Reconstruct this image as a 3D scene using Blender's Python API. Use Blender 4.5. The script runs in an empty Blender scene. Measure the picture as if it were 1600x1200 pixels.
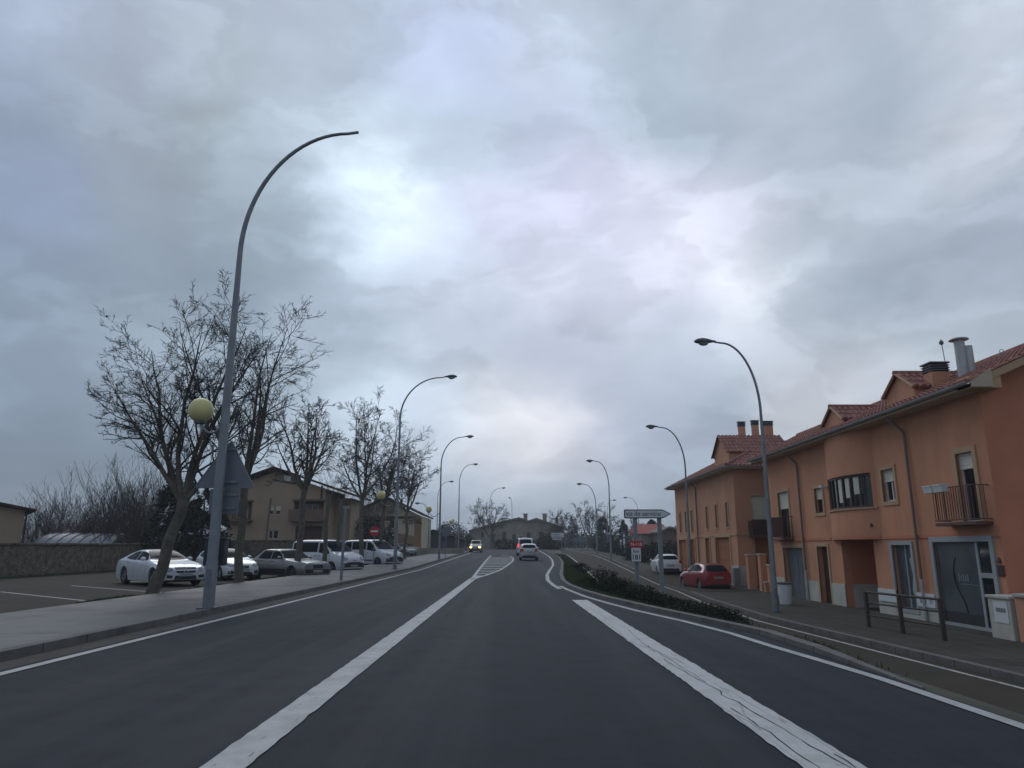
import bpy, bmesh, math, random
from mathutils import Vector, Matrix
from mathutils.bvhtree import BVHTree
C = bpy.context.scene.collection
R = math.radians
# ------------------------------------------------------------ camera model
FPX, EYE = 1120.0, 1.35
PITCH = math.atan(255/1120); cp, sp_ = math.cos(PITCH), math.sin(PITCH)
def ray(px, py):
    u = (px-800)/FPX; v = (600-py)/FPX
    return (u, cp-v*sp_, sp_+v*cp)
def lerp(a, b, t): return a+(b-a)*t
def clamp(t, a=0., b=1.): return max(a, min(b, t))
def smooth(t): t = clamp(t); return t*t*(3-2*t)
def zm(Y): return .011*clamp(Y-45, 0, 80)                       # main road level
def zr(Y): return zm(Y)-.95*(1-smooth((Y-38)/55))               # service road level
def G(px, py, zf=0.0):                                          # point of the ground seen at a pixel
    r = ray(px, py); z = zf if not callable(zf) else zf(20)
    for _ in range(30):
        t = (z-EYE)/r[2] if abs(r[2]) > 1e-6 else 300
        if t < 0: t = 300
        Y = r[1]*t
        if not callable(zf): break
        z = lerp(z, zf(Y), .6)
    return Vector((r[0]*t, r[1]*t, z))
def D(px, py, Y):
    r = ray(px, py); t = Y/r[1]; return Vector((r[0]*t, Y, EYE+r[2]*t))
def F(px, py, X):
    r = ray(px, py); t = X/r[0]; return Vector((X, r[1]*t, EYE+r[2]*t))
def pl(knots):                                                  # piecewise linear x(Y)
    k = sorted(knots)
    def f(Y):
        if Y <= k[0][0]: return k[0][1]
        for (a, b), (c, d) in zip(k, k[1:]):
            if Y <= c: return lerp(b, d, (Y-a)/(c-a))
        return k[-1][1]
    return f
def pch(knots):                                                 # monotone cubic through the knots
    k = sorted(knots); n = len(k)
    h = [k[i+1][0]-k[i][0] for i in range(n-1)]; d = [(k[i+1][1]-k[i][1])/h[i] for i in range(n-1)]
    m = [d[0]]+[0 if d[i-1]*d[i] <= 0 else 2*d[i-1]*d[i]/(d[i-1]+d[i]) for i in range(1, n-1)]+[d[-1]]
    def f(x):
        x = clamp(x, k[0][0], k[-1][0])
        i = max(j for j in range(n-1) if x >= k[j][0]-1e-9 or j == 0)
        t = (x-k[i][0])/h[i]; t2, t3 = t*t, t*t*t
        return (2*t3-3*t2+1)*k[i][1]+(t3-2*t2+t)*h[i]*m[i]+(-2*t3+3*t2)*k[i+1][1]+(t3-t2)*h[i]*m[i+1]
    return f
# ------------------------------------------------------------ object helpers
def tag(o, label=None, cat=None, group=None, kind=None):
    if label: o['label'] = label
    if cat: o['category'] = cat
    if group: o['group'] = group
    if kind: o['kind'] = kind
    return o
def empty(name, loc=(0,0,0), rz=0, label=None, cat=None, group=None):
    o = bpy.data.objects.new(name, None); C.objects.link(o); o.location = loc; o.rotation_euler = (0,0,rz)
    o.empty_display_size = .3
    return tag(o, label, cat, group)
class MB:
    def __init__(s): s.v = []; s.f = []; s.m = []; s.mi = 0
    def add(s, vs, fs):
        b = len(s.v); s.v += [tuple(v) for v in vs]; s.f += [tuple(i+b for i in f) for f in fs]; s.m += [s.mi]*len(fs); return s
    def box(s, x0, x1, y0, y1, z0, z1, M=None):
        vs = [Vector((x, y, z)) for z in (z0, z1) for y in (y0, y1) for x in (x0, x1)]
        if M is not None: vs = [M @ v for v in vs]
        return s.add(vs, [(0,2,3,1),(4,5,7,6),(0,1,5,4),(2,6,7,3),(0,4,6,2),(1,3,7,5)])
    def bbox(s, x0, x1, y0, y1, z0, z1, b=.02, M=None):        # box with chamfered edges
        bm = bmesh.new(); bmesh.ops.create_cube(bm, size=1)
        for v in bm.verts: v.co = Vector((lerp(x0, x1, v.co.x+.5), lerp(y0, y1, v.co.y+.5), lerp(z0, z1, v.co.z+.5)))
        bmesh.ops.bevel(bm, geom=bm.edges[:], offset=b, segments=2, profile=.6, affect='EDGES')
        vs = [(M @ v.co) if M is not None else v.co.copy() for v in bm.verts]
        bm.verts.index_update(); fs = [[v.index for v in f.verts] for f in bm.faces]; bm.free()
        return s.add(vs, fs)
    def tube(s, pts, rad, n=8, cap=True):
        pts = [Vector(p) for p in pts]
        if not hasattr(rad, '__len__'): rad = [rad]*len(pts)
        up = Vector((.13, .97, .2)); vs = []; fs = []
        for i, p in enumerate(pts):
            t = (pts[min(i+1, len(pts)-1)]-pts[max(i-1, 0)]).normalized()
            a = t.cross(up); a = a.normalized() if a.length > 1e-3 else t.orthogonal().normalized()
            b = t.cross(a)
            up = -a.cross(t) if False else up
            for k in range(n):
                q = 2*math.pi*k/n; vs.append(p+(a*math.cos(q)+b*math.sin(q))*rad[i])
        for i in range(len(pts)-1):
            for k in range(n):
                fs.append((i*n+k, i*n+(k+1) % n, (i+1)*n+(k+1) % n, (i+1)*n+k))
        if cap: fs.append(tuple(range(n-1, -1, -1))); fs.append(tuple((len(pts)-1)*n+k for k in range(n)))
        return s.add(vs, fs)
    def lathe(s, prof, n=24, M=None):                           # prof: (r, z) about local z
        vs = []; fs = []
        for r_, z in prof:
            for k in range(n):
                q = 2*math.pi*k/n; v = Vector((r_*math.cos(q), r_*math.sin(q), z)); vs.append(M @ v if M is not None else v)
        for i in range(len(prof)-1):
            for k in range(n): fs.append((i*n+k, i*n+(k+1) % n, (i+1)*n+(k+1) % n, (i+1)*n+k))
        fs.append(tuple(range(n-1, -1, -1))); fs.append(tuple((len(prof)-1)*n+k for k in range(n)))
        return s.add(vs, fs)
    def prism(s, poly, axis, a0, a1, M=None):                   # poly 2D extruded along axis
        def p3(p, a):
            v = {'x': (a, p[0], p[1]), 'y': (p[0], a, p[1]), 'z': (p[0], p[1], a)}[axis]
            return M @ Vector(v) if M is not None else Vector(v)
        n = len(poly); vs = [p3(p, a0) for p in poly]+[p3(p, a1) for p in poly]
        fs = [tuple(range(n-1, -1, -1)), tuple(range(n, 2*n))]+[(i, (i+1) % n, (i+1) % n+n, i+n) for i in range(n)]
        return s.add(vs, fs)
    def build(s, name, mats, parent=None, smooth=None, fixn=True):
        me = bpy.data.meshes.new(name); me.from_pydata(s.v, [], s.f)
        if not isinstance(mats, (list, tuple)): mats = [mats]
        for m in mats: me.materials.append(m)
        if len(mats) > 1: me.polygons.foreach_set('material_index', s.m)
        if fixn or smooth is not None:
            bm = bmesh.new(); bm.from_mesh(me)
            if fixn: bmesh.ops.recalc_face_normals(bm, faces=bm.faces[:])
            if smooth is not None:
                for f in bm.faces: f.smooth = True
                for e in bm.edges:
                    if len(e.link_faces) == 2 and e.calc_face_angle(0) > R(smooth): e.smooth = False
            bm.to_mesh(me); bm.free()
        me.update()
        o = bpy.data.objects.new(name, me); C.objects.link(o)
        if parent is not None: o.parent = parent
        return o
def TR(loc, rz=0, rx=0, ry=0): return Matrix.Translation(loc) @ Matrix.Rotation(rz, 4, 'Z') @ Matrix.Rotation(ry, 4, 'Y') @ Matrix.Rotation(rx, 4, 'X')
# ------------------------------------------------------------ materials
def nd(nt, t, **kw):
    n = nt.nodes.new(t)
    for k, v in kw.items():
        if k in n.inputs.keys() if isinstance(k, str) else False: n.inputs[k].default_value = v
        elif hasattr(n, k): setattr(n, k, v)
    return n
def mat(name, col, rough=.6, metal=0., var=.12, scale=3., bump=0., bscale=30., coat=0., spec=.5, emit=None, estr=0., stretch=None, col2=None, thr=None, trans=0.):
    m = bpy.data.materials.new(name); m.use_nodes = True; nt = m.node_tree; b = nt.nodes['Principled BSDF']; L = nt.links
    b.inputs['Roughness'].default_value = rough; b.inputs['Metallic'].default_value = metal
    b.inputs['Coat Weight'].default_value = coat; b.inputs['Specular IOR Level'].default_value = spec
    if coat: b.inputs['Coat Roughness'].default_value = .06
    if emit: b.inputs['Emission Color'].default_value = (*emit, 1); b.inputs['Emission Strength'].default_value = estr
    if trans: b.inputs['Transmission Weight'].default_value = trans
    tc = nt.nodes.new('ShaderNodeTexCoord'); mp = nt.nodes.new('ShaderNodeMapping'); L.new(tc.outputs['Object'], mp.inputs[0])
    if stretch: mp.inputs['Scale'].default_value = stretch
    no = nt.nodes.new('ShaderNodeTexNoise'); no.inputs['Scale'].default_value = scale; no.inputs['Detail'].default_value = 6; no.inputs['Roughness'].default_value = .62
    L.new(mp.outputs[0], no.inputs[0])
    rp = nt.nodes.new('ShaderNodeValToRGB'); L.new(no.outputs[0], rp.inputs[0])
    c2 = col2 if col2 else tuple(clamp(c*(1+var)) for c in col)
    c1 = col if col2 else tuple(c*(1-var) for c in col)
    a, z = thr if thr else (.32, .68)
    rp.color_ramp.elements[0].position = a; rp.color_ramp.elements[1].position = z
    rp.color_ramp.elements[0].color = (*c1, 1); rp.color_ramp.elements[1].color = (*c2, 1)
    L.new(rp.outputs[0], b.inputs['Base Color'])
    if bump:
        n2 = nt.nodes.new('ShaderNodeTexNoise'); n2.inputs['Scale'].default_value = bscale; n2.inputs['Detail'].default_value = 4
        L.new(mp.outputs[0], n2.inputs[0])
        bp = nt.nodes.new('ShaderNodeBump'); bp.inputs['Strength'].default_value = bump; bp.inputs['Distance'].default_value = .02
        L.new(n2.outputs[0], bp.inputs['Height']); L.new(bp.outputs[0], b.inputs['Normal'])
    return m
def mixin(m, col, kind='NOISE', scale=5., lo=.5, hi=.6, stretch=(1,1,1), amount=1., rough=None, dist='F1'):
    """lay a second colour over a material where a texture passes a threshold"""
    nt = m.node_tree; b = nt.nodes['Principled BSDF']; L = nt.links
    src = b.inputs['Base Color'].links[0].from_socket
    tc = nt.nodes.new('ShaderNodeTexCoord'); mp = nt.nodes.new('ShaderNodeMapping'); L.new(tc.outputs['Object'], mp.inputs[0]); mp.inputs['Scale'].default_value = stretch
    if kind == 'VOR':
        t = nt.nodes.new('ShaderNodeTexVoronoi'); t.feature = 'DISTANCE_TO_EDGE'; t.inputs['Scale'].default_value = scale
        nz = nt.nodes.new('ShaderNodeTexNoise'); nz.inputs['Scale'].default_value = scale*1.5; nz.inputs['Detail'].default_value = 5
        L.new(mp.outputs[0], nz.inputs[0]); ad = nt.nodes.new('ShaderNodeVectorMath'); ad.operation = 'MULTIPLY_ADD'
        L.new(nz.outputs['Color'], ad.inputs[0]); ad.inputs[1].default_value = (.35/scale*2,)*3; L.new(mp.outputs[0], ad.inputs[2])
        L.new(ad.outputs[0], t.inputs[0]); out = t.outputs['Distance']
    else:
        t = nt.nodes.new('ShaderNodeTexNoise'); t.inputs['Scale'].default_value = scale; t.inputs['Detail'].default_value = 8; t.inputs['Roughness'].default_value = .65
        L.new(mp.outputs[0], t.inputs[0]); out = t.outputs[0]
    mr = nt.nodes.new('ShaderNodeMapRange'); mr.inputs[1].default_value = lo; mr.inputs[2].default_value = hi; mr.inputs[4].default_value = amount
    L.new(out, mr.inputs[0])
    mx = nt.nodes.new('ShaderNodeMix'); mx.data_type = 'RGBA'; L.new(mr.outputs[0], mx.inputs[0]); L.new(src, mx.inputs[6]); mx.inputs[7].default_value = (*col, 1)
    L.new(mx.outputs[2], b.inputs['Base Color'])
    if rough is not None:
        m2 = nt.nodes.new('ShaderNodeMix'); m2.inputs[2].default_value = b.inputs['Roughness'].default_value; m2.inputs[3].default_value = rough
        L.new(mr.outputs[0], m2.inputs[0]); L.new(m2.outputs[0], b.inputs['Roughness'])
    return m
def brick(m, c1, c2, mortar, scale=1., w=.4, h=.2, rot=None, amount=1., offset=.5, ms=.012, plane='XY'):
    nt = m.node_tree; b = nt.nodes['Principled BSDF']; L = nt.links
    src = b.inputs['Base Color'].links[0].from_socket
    tc = nt.nodes.new('ShaderNodeTexCoord'); mp = nt.nodes.new('ShaderNodeMapping'); L.new(tc.outputs['Object'], mp.inputs[0])
    if rot: mp.inputs['Rotation'].default_value = rot
    t = nt.nodes.new('ShaderNodeTexBrick'); t.inputs['Scale'].default_value = scale; t.inputs['Brick Width'].default_value = w; t.inputs['Row Height'].default_value = h
    t.inputs['Mortar Size'].default_value = ms; t.offset = offset; t.inputs['Mortar Smooth'].default_value = .2
    t.inputs['Color1'].default_value = (*c1, 1); t.inputs['Color2'].default_value = (*c2, 1); t.inputs['Mortar'].default_value = (*mortar, 1)
    L.new(mp.outputs[0], t.inputs[0])
    mx = nt.nodes.new('ShaderNodeMix'); mx.data_type = 'RGBA'; mx.blend_type = 'MULTIPLY'; mx.inputs[0].default_value = amount
    L.new(src, mx.inputs[6]); L.new(t.outputs[0], mx.inputs[7]); L.new(mx.outputs[2], b.inputs['Base Color'])
    return m
M = {}
M['asphalt'] = mat('asphalt', (.021,.0265,.0345), .78,spec=.2, var=.22, scale=2.2, bump=.6, bscale=120)
mixin(M['asphalt'], (.07,.07,.075), scale=110, lo=.58, hi=.72, amount=.75)
mixin(M['asphalt'], (.015,.018,.024), scale=.7, lo=.48, hi=.66, stretch=(1.2,.2,1), amount=.45, rough=.68)
mixin(M['asphalt'], (.034,.038,.044), scale=1.0, lo=.46, hi=.62, stretch=(1.1,.03,1), amount=.36, rough=.62)
mixin(M['asphalt'], (.013,.015,.018), scale=.9, lo=.60, hi=.68, stretch=(1,.4,1), amount=.5)
M['old_asphalt'] = mat('old_asphalt', (.056,.048,.036), .9, spec=.15, var=.14, scale=.8, bump=.3, bscale=90)
mixin(M['old_asphalt'], (.05,.046,.04), scale=.5, lo=.5, hi=.7, amount=.6)
M['paint'] = mat('road_paint', (.40,.41,.41), .6, var=.1, scale=6, bump=.25, bscale=120)
mixin(M['paint'], (.10,.10,.105), scale=9, lo=.60, hi=.66, stretch=(3,.5,1), amount=.85)
mixin(M['paint'], (.24,.24,.24), scale=2.2, lo=.45, hi=.62, amount=.5)
M['paint_thick'] = mat('cracked_paint', (.48,.49,.48), .6, var=.08, scale=7, bump=.4, bscale=90)
mixin(M['paint_thick'], (.05,.052,.056), kind='VOR', scale=2.6, lo=.02, hi=.008, stretch=(1.5,.09,1), amount=.5)
mixin(M['paint_thick'], (.09,.09,.095), scale=14, lo=.64, hi=.69, stretch=(2.,.6,1), amount=.9)
mixin(M['paint_thick'], (.34,.34,.33), scale=2.5, lo=.45, hi=.65, amount=.55)
M['thin_paint'] = mat('faded_paint', (.42,.42,.40), .7, var=.12, scale=5)
mixin(M['thin_paint'], (.13,.125,.115), scale=7, lo=.55, hi=.63, amount=.8)
M['kerb'] = mat('kerb_stone', (.13,.125,.12), .85, var=.25, scale=2.2, bump=.3, bscale=50)
brick(M['kerb'], (1,1,1), (.85,.85,.85), (.35,.35,.35), w=50, h=1.0, ms=.015, offset=0)
mixin(M['kerb'], (.07,.07,.06), scale=1.5, lo=.55, hi=.75, amount=.6)
M['pave'] = mat('wet_paving', (.032,.039,.050), .5, spec=.3, var=.2, scale=.9, bump=.25, bscale=40)
brick(M['pave'], (1,1,1), (.78,.78,.82), (.38,.38,.38), w=.6, h=.4, ms=.025, offset=0)
mixin(M['pave'], (.046,.034,.033), scale=.35, lo=.5, hi=.66, amount=.75, rough=.7)
M['pave_r'] = mat('paving', (.070,.067,.056), .9, spec=.2, var=.18, scale=.8, bump=.25, bscale=40)
brick(M['pave_r'], (1,1,1), (.82,.82,.80), (.42,.42,.42), w=.6, h=.4, ms=.025, offset=0)
mixin(M['pave_r'], (.065,.062,.053), scale=.6, lo=.5, hi=.7, amount=.7)
M['gutter_dirt'] = mat('gutter_dirt', (.062,.056,.05), .95, var=.3, scale=3, bump=.4, bscale=60)
M['soil'] = mat('soil', (.06,.058,.04), .95, var=.3, scale=.6, bump=.5, bscale=20)
mixin(M['soil'], (.045,.065,.028), scale=.25, lo=.42, hi=.6, amount=.9)
M['field'] = mat('field', (.055,.065,.035), .95, var=.3, scale=.05, bump=.4, bscale=10)
M['grass'] = mat('grass_blade', (.05,.075,.028), .8, var=.4, scale=1.2)
M['stucco'] = mat('orange_stucco', (.57,.26,.145), .9, var=.09, scale=.7, bump=.25, bscale=55)
mixin(M['stucco'], (.42,.20,.12), scale=.9, lo=.42, hi=.7, stretch=(1,1,.3), amount=.6)
mixin(M['stucco'], (.36,.18,.11), scale=1.6, lo=.56, hi=.72, stretch=(3,3,.25), amount=.45)
M['stucco_pink'] = mat('pink_stucco', (.52,.26,.155), .9, var=.08, scale=.7, bump=.25, bscale=55)
M['stucco_red'] = mat('red_stucco', (.52,.20,.11), .9, var=.09, scale=.8, bump=.25, bscale=55)
mixin(M['stucco_pink'], (.33,.155,.09), scale=.9, lo=.45, hi=.8, stretch=(1,1,.3), amount=.5)
M['cream'] = mat('cream_trim', (.46,.30,.175), .85, var=.08, scale=2, bump=.15, bscale=50)
M['plinth'] = mat('pale_plinth', (.47,.46,.41), .85, var=.1, scale=1.5, bump=.2, bscale=30)
mixin(M['plinth'], (.28,.27,.23), scale=1.3, lo=.5, hi=.72, amount=.5)
M['soffit'] = mat('soffit', (.50,.40,.30), .85, var=.06, scale=1)
M['roof_tile'] = mat('roof_tile', (.27,.11,.085), .8, var=.3, scale=4.5, bump=.2, bscale=40)
mixin(M['roof_tile'], (.40,.27,.22), scale=1.8, lo=.55, hi=.72, amount=.6)
mixin(M['roof_tile'], (.12,.10,.08), scale=2.6, lo=.56, hi=.74, amount=.5)
M['dark_roof'] = mat('dark_roof', (.055,.036,.032), .95, spec=.05, var=.25, scale=3, bump=.2, bscale=30)
M['gutter'] = mat('zinc_gutter', (.42,.44,.44), .5, .3, var=.1, scale=2)
M['pipe'] = mat('brown_pipe', (.17,.13,.11), .6, var=.1)
M['shutter'] = mat('cream_blind', (.60,.58,.49), .7, var=.05)
M['glass'] = mat('dark_glass', (.018,.021,.024), .06, var=.3, scale=1.5, spec=.6)
M['shopglass'] = mat('shop_glass', (.085,.10,.105), .12, var=.25, scale=.9, spec=.6)
M['brownframe'] = mat('brown_frame', (.055,.028,.022), .5, var=.1)
M['whiteframe'] = mat('white_frame', (.6,.6,.58), .5, var=.05)
M['greyframe'] = mat('grey_frame', (.32,.345,.36), .55, var=.06)
M['roller'] = mat('grey_roller_shutter', (.135,.155,.17), .5, .2, var=.15, scale=1.2)
M['brickdoor'] = mat('brick_infill', (.34,.125,.05), .85, var=.12, scale=2)
brick(M['brickdoor'], (1,1,1), (.88,.85,.82), (.8,.75,.7), w=.25, h=.07, ms=.01, rot=(R(90),0,R(90)))
M['iron'] = mat('dark_iron', (.035,.022,.02), .55, var=.1)
M['redrail'] = mat('red_brown_rail', (.10,.035,.028), .55, var=.1)
M['rail'] = mat('rusty_rail', (.055,.042,.032), .7, .2, var=.3, scale=9)
M['pole'] = mat('galvanised_pole', (.23,.25,.27), .55, .35, var=.12, scale=3, bump=.05)
mixin(M['pole'], (.13,.135,.14), scale=1.3, lo=.5, hi=.7, stretch=(2,2,.4), amount=.6)
M['pole_dark'] = mat('lamp_casing', (.10,.11,.12), .5, .2, var=.1)
M['lens'] = mat('lamp_lens', (.22,.24,.26), .25, var=.05)
M['globe'] = mat('yellowed_globe', (.66,.60,.27), .4, var=.06, scale=2)
M['signback'] = mat('sign_back_grey', (.16,.18,.205), .5, .3, var=.06)
M['signwhite'] = mat('sign_white', (.62,.65,.66), .5, var=.04)
M['signblack'] = mat('sign_black', (.012,.016,.022), .5, var=.1)
M['signred'] = mat('sign_red', (.42,.022,.025), .5, var=.06)
M['signlight'] = mat('sign_lettering_white', (.75,.75,.75), .5, var=.02)
M['darkbox'] = mat('dark_box', (.03,.035,.045), .6, var=.1)
M['stone'] = mat('rubble_stone', (.15,.125,.09), .9, var=.6, scale=2.8, bump=.9, bscale=9)
mixin(M['stone'], (.05,.045,.036), kind='VOR', scale=3.2, lo=.07, hi=.01, stretch=(1,1,1.7), amount=.9)
mixin(M['stone'], (.09,.10,.06), scale=.7, lo=.5, hi=.7, amount=.6)
M['tan'] = mat('tan_render', (.36,.275,.185), .9, var=.08, scale=.4, bump=.15, bscale=20)
mixin(M['tan'], (.28,.21,.14), scale=.35, lo=.5, hi=.75, stretch=(1,1,.3), amount=.5)
M['shedwall'] = mat('shed_wall', (.34,.255,.18), .9, var=.07, scale=.3)
M['tanb'] = mat('balcony_brown', (.16,.10,.07), .8, var=.12)
M['hostal'] = mat('cream_render', (.48,.43,.30), .9, var=.07, scale=.4)
M['orange_stone'] = mat('orange_stone', (.28,.17,.095), .9, var=.2, scale=2)
M['farstone'] = mat('old_stone_wall', (.29,.26,.205), .9, var=.25, scale=.5, bump=.2)
M['farroof'] = mat('far_roof', (.20,.16,.13), .85, var=.2, scale=.6)
M['bark'] = mat('plane_bark', (.11,.10,.078), .9, var=.35, scale=5, bump=.6, bscale=18)
mixin(M['bark'], (.17,.165,.13), scale=3.2, lo=.55, hi=.63, amount=.6)
M['twig'] = mat('dark_twigs', (.055,.049,.045), .9, var=.3, scale=1.5)
M['twig2'] = mat('brown_twigs', (.065,.050,.045), .9, var=.35, scale=1.0)
M['conifer'] = mat('conifer_needles', (.018,.028,.020), .9, var=.4, scale=2)
M['shrubleaf'] = mat('shrub_leaf', (.034,.043,.028), .95, spec=.1, var=.45, scale=3)
M['hedge'] = mat('dark_hedge', (.03,.038,.026), .9, var=.4, scale=1.5)
M['wood'] = mat('woodland_twigs', (.040,.038,.038), .95, var=.35, scale=.15)
M['deadleaf'] = mat('dry_leaf', (.06,.04,.025), .9, var=.3)
M['plastic_white'] = mat('polytunnel_white', (.3,.31,.33), .5, var=.25, scale=1.2)
M['tyre'] = mat('tyre_rubber', (.018,.018,.02), .85, var=.15, scale=8)
M['rim'] = mat('alloy_rim', (.32,.33,.34), .35, .7, var=.05)
M['rim_dark'] = mat('dark_wheel', (.06,.06,.065), .5, .3, var=.05)
M['trim'] = mat('black_plastic', (.022,.024,.028), .6, var=.15, scale=4)
M['carglass'] = mat('car_glass', (.014,.02,.023), .12, var=.1, spec=.04)
M['headlamp'] = mat('headlamp_glass', (.22,.25,.27), .08, .2, var=.15, scale=9, spec=.7)
M['headlit'] = mat('headlamp_lit', (.9,.8,.5), .2, emit=(1.,.55,.12), estr=4)
M['taillight'] = mat('tail_light', (.22,.012,.014), .15, var=.1)
M['tail_on'] = mat('brake_light_on', (.5,.02,.03), .2, emit=(1.,.03,.05), estr=1.5)
M['plate'] = mat('blank_plate', (.30,.31,.33), .5, var=.05)
M['chrome'] = mat('chrome', (.6,.62,.64), .15, .9, var=.02)
def paintm(name, c, metal=0., dirt=.35):
    m = mat(name, c, .32, metal, var=.03, scale=2, coat=.7)
    return mixin(m, tuple(x*.45+.01 for x in c), scale=1.4, lo=.52, hi=.85, amount=dirt)
M['cw'] = paintm('white_car_paint', (.60,.63,.66)); M['cs'] = paintm('silver_car_paint', (.34,.35,.35), .35)
M['cg'] = paintm('grey_beige_car_paint', (.20,.195,.185), .3); M['cr'] = paintm('red_car_paint', (.26,.016,.022)); M['cd'] = paintm('dark_car_paint', (.03,.04,.055), .3)
M['cv'] = paintm('van_white_paint', (.56,.59,.62))
# ------------------------------------------------------------ world: overcast sky, clouds given by direction
def srgb(c): return tuple(((v/255)/12.92 if v/255 <= .04045 else ((v/255+.055)/1.055)**2.4) for v in c)
SUN_EL, SUN_AZ = 38, -25       # azimuth measured from +Y towards +X
w = bpy.data.worlds.new('World'); bpy.context.scene.world = w; w.use_nodes = True; w.cycles.sampling_method = 'MANUAL'; w.cycles.sample_map_resolution = 256; nt = w.node_tree; L = nt.links
for n in list(nt.nodes): nt.nodes.remove(n)
out = nt.nodes.new('ShaderNodeOutputWorld'); tc = nt.nodes.new('ShaderNodeTexCoord')
sky = nt.nodes.new('ShaderNodeTexSky'); sky.sky_type = 'NISHITA'; sky.sun_disc = False; sky.sun_elevation = R(SUN_EL); sky.sun_rotation = R(SUN_AZ)
bg1 = nt.nodes.new('ShaderNodeBackground'); bg1.inputs[1].default_value = .08; L.new(sky.outputs[0], bg1.inputs[0])
def vm(op, a=None, b=None, c=None):
    n = nt.nodes.new('ShaderNodeVectorMath'); n.operation = op
    for i, v in enumerate((a, b, c)):
        if v is None: continue
        if hasattr(v, 'is_linked') or hasattr(v, 'links'): L.new(v, n.inputs[i])
        else: n.inputs[i].default_value = v
    return n
def mt(op, a=None, b=None, c=None, cl=False):
    n = nt.nodes.new('ShaderNodeMath'); n.operation = op; n.use_clamp = cl
    for i, v in enumerate((a, b, c)):
        if v is None: continue
        if hasattr(v, 'links'): L.new(v, n.inputs[i])
        else: n.inputs[i].default_value = v
    return n.outputs[0]
DIR = tc.outputs['Generated']
def noise(src, sc, det, rough=.55, dist=0.):
    n = nt.nodes.new('ShaderNodeTexNoise'); n.inputs['Scale'].default_value = sc; n.inputs['Detail'].default_value = det; n.inputs['Roughness'].default_value = rough; n.inputs['Distortion'].default_value = dist
    L.new(src, n.inputs[0]); return n
st = vm('MULTIPLY', DIR, (1, 1, 1.7)).outputs[0]
n1 = noise(st, 3.2, 4, .5); n2 = noise(st, 12, 8, .55)
w1 = vm('SUBTRACT', n1.outputs['Color'], (.5,.5,.5)).outputs[0]; w2 = vm('SUBTRACT', n2.outputs['Color'], (.5,.5,.5)).outputs[0]
d1 = vm('MULTIPLY_ADD', w1, (.09,.09,.06), DIR).outputs[0]; d2 = vm('MULTIPLY_ADD', w2, (.10,.10,.06), d1).outputs[0]
DW = vm('NORMALIZE', d2).outputs[0]
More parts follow.
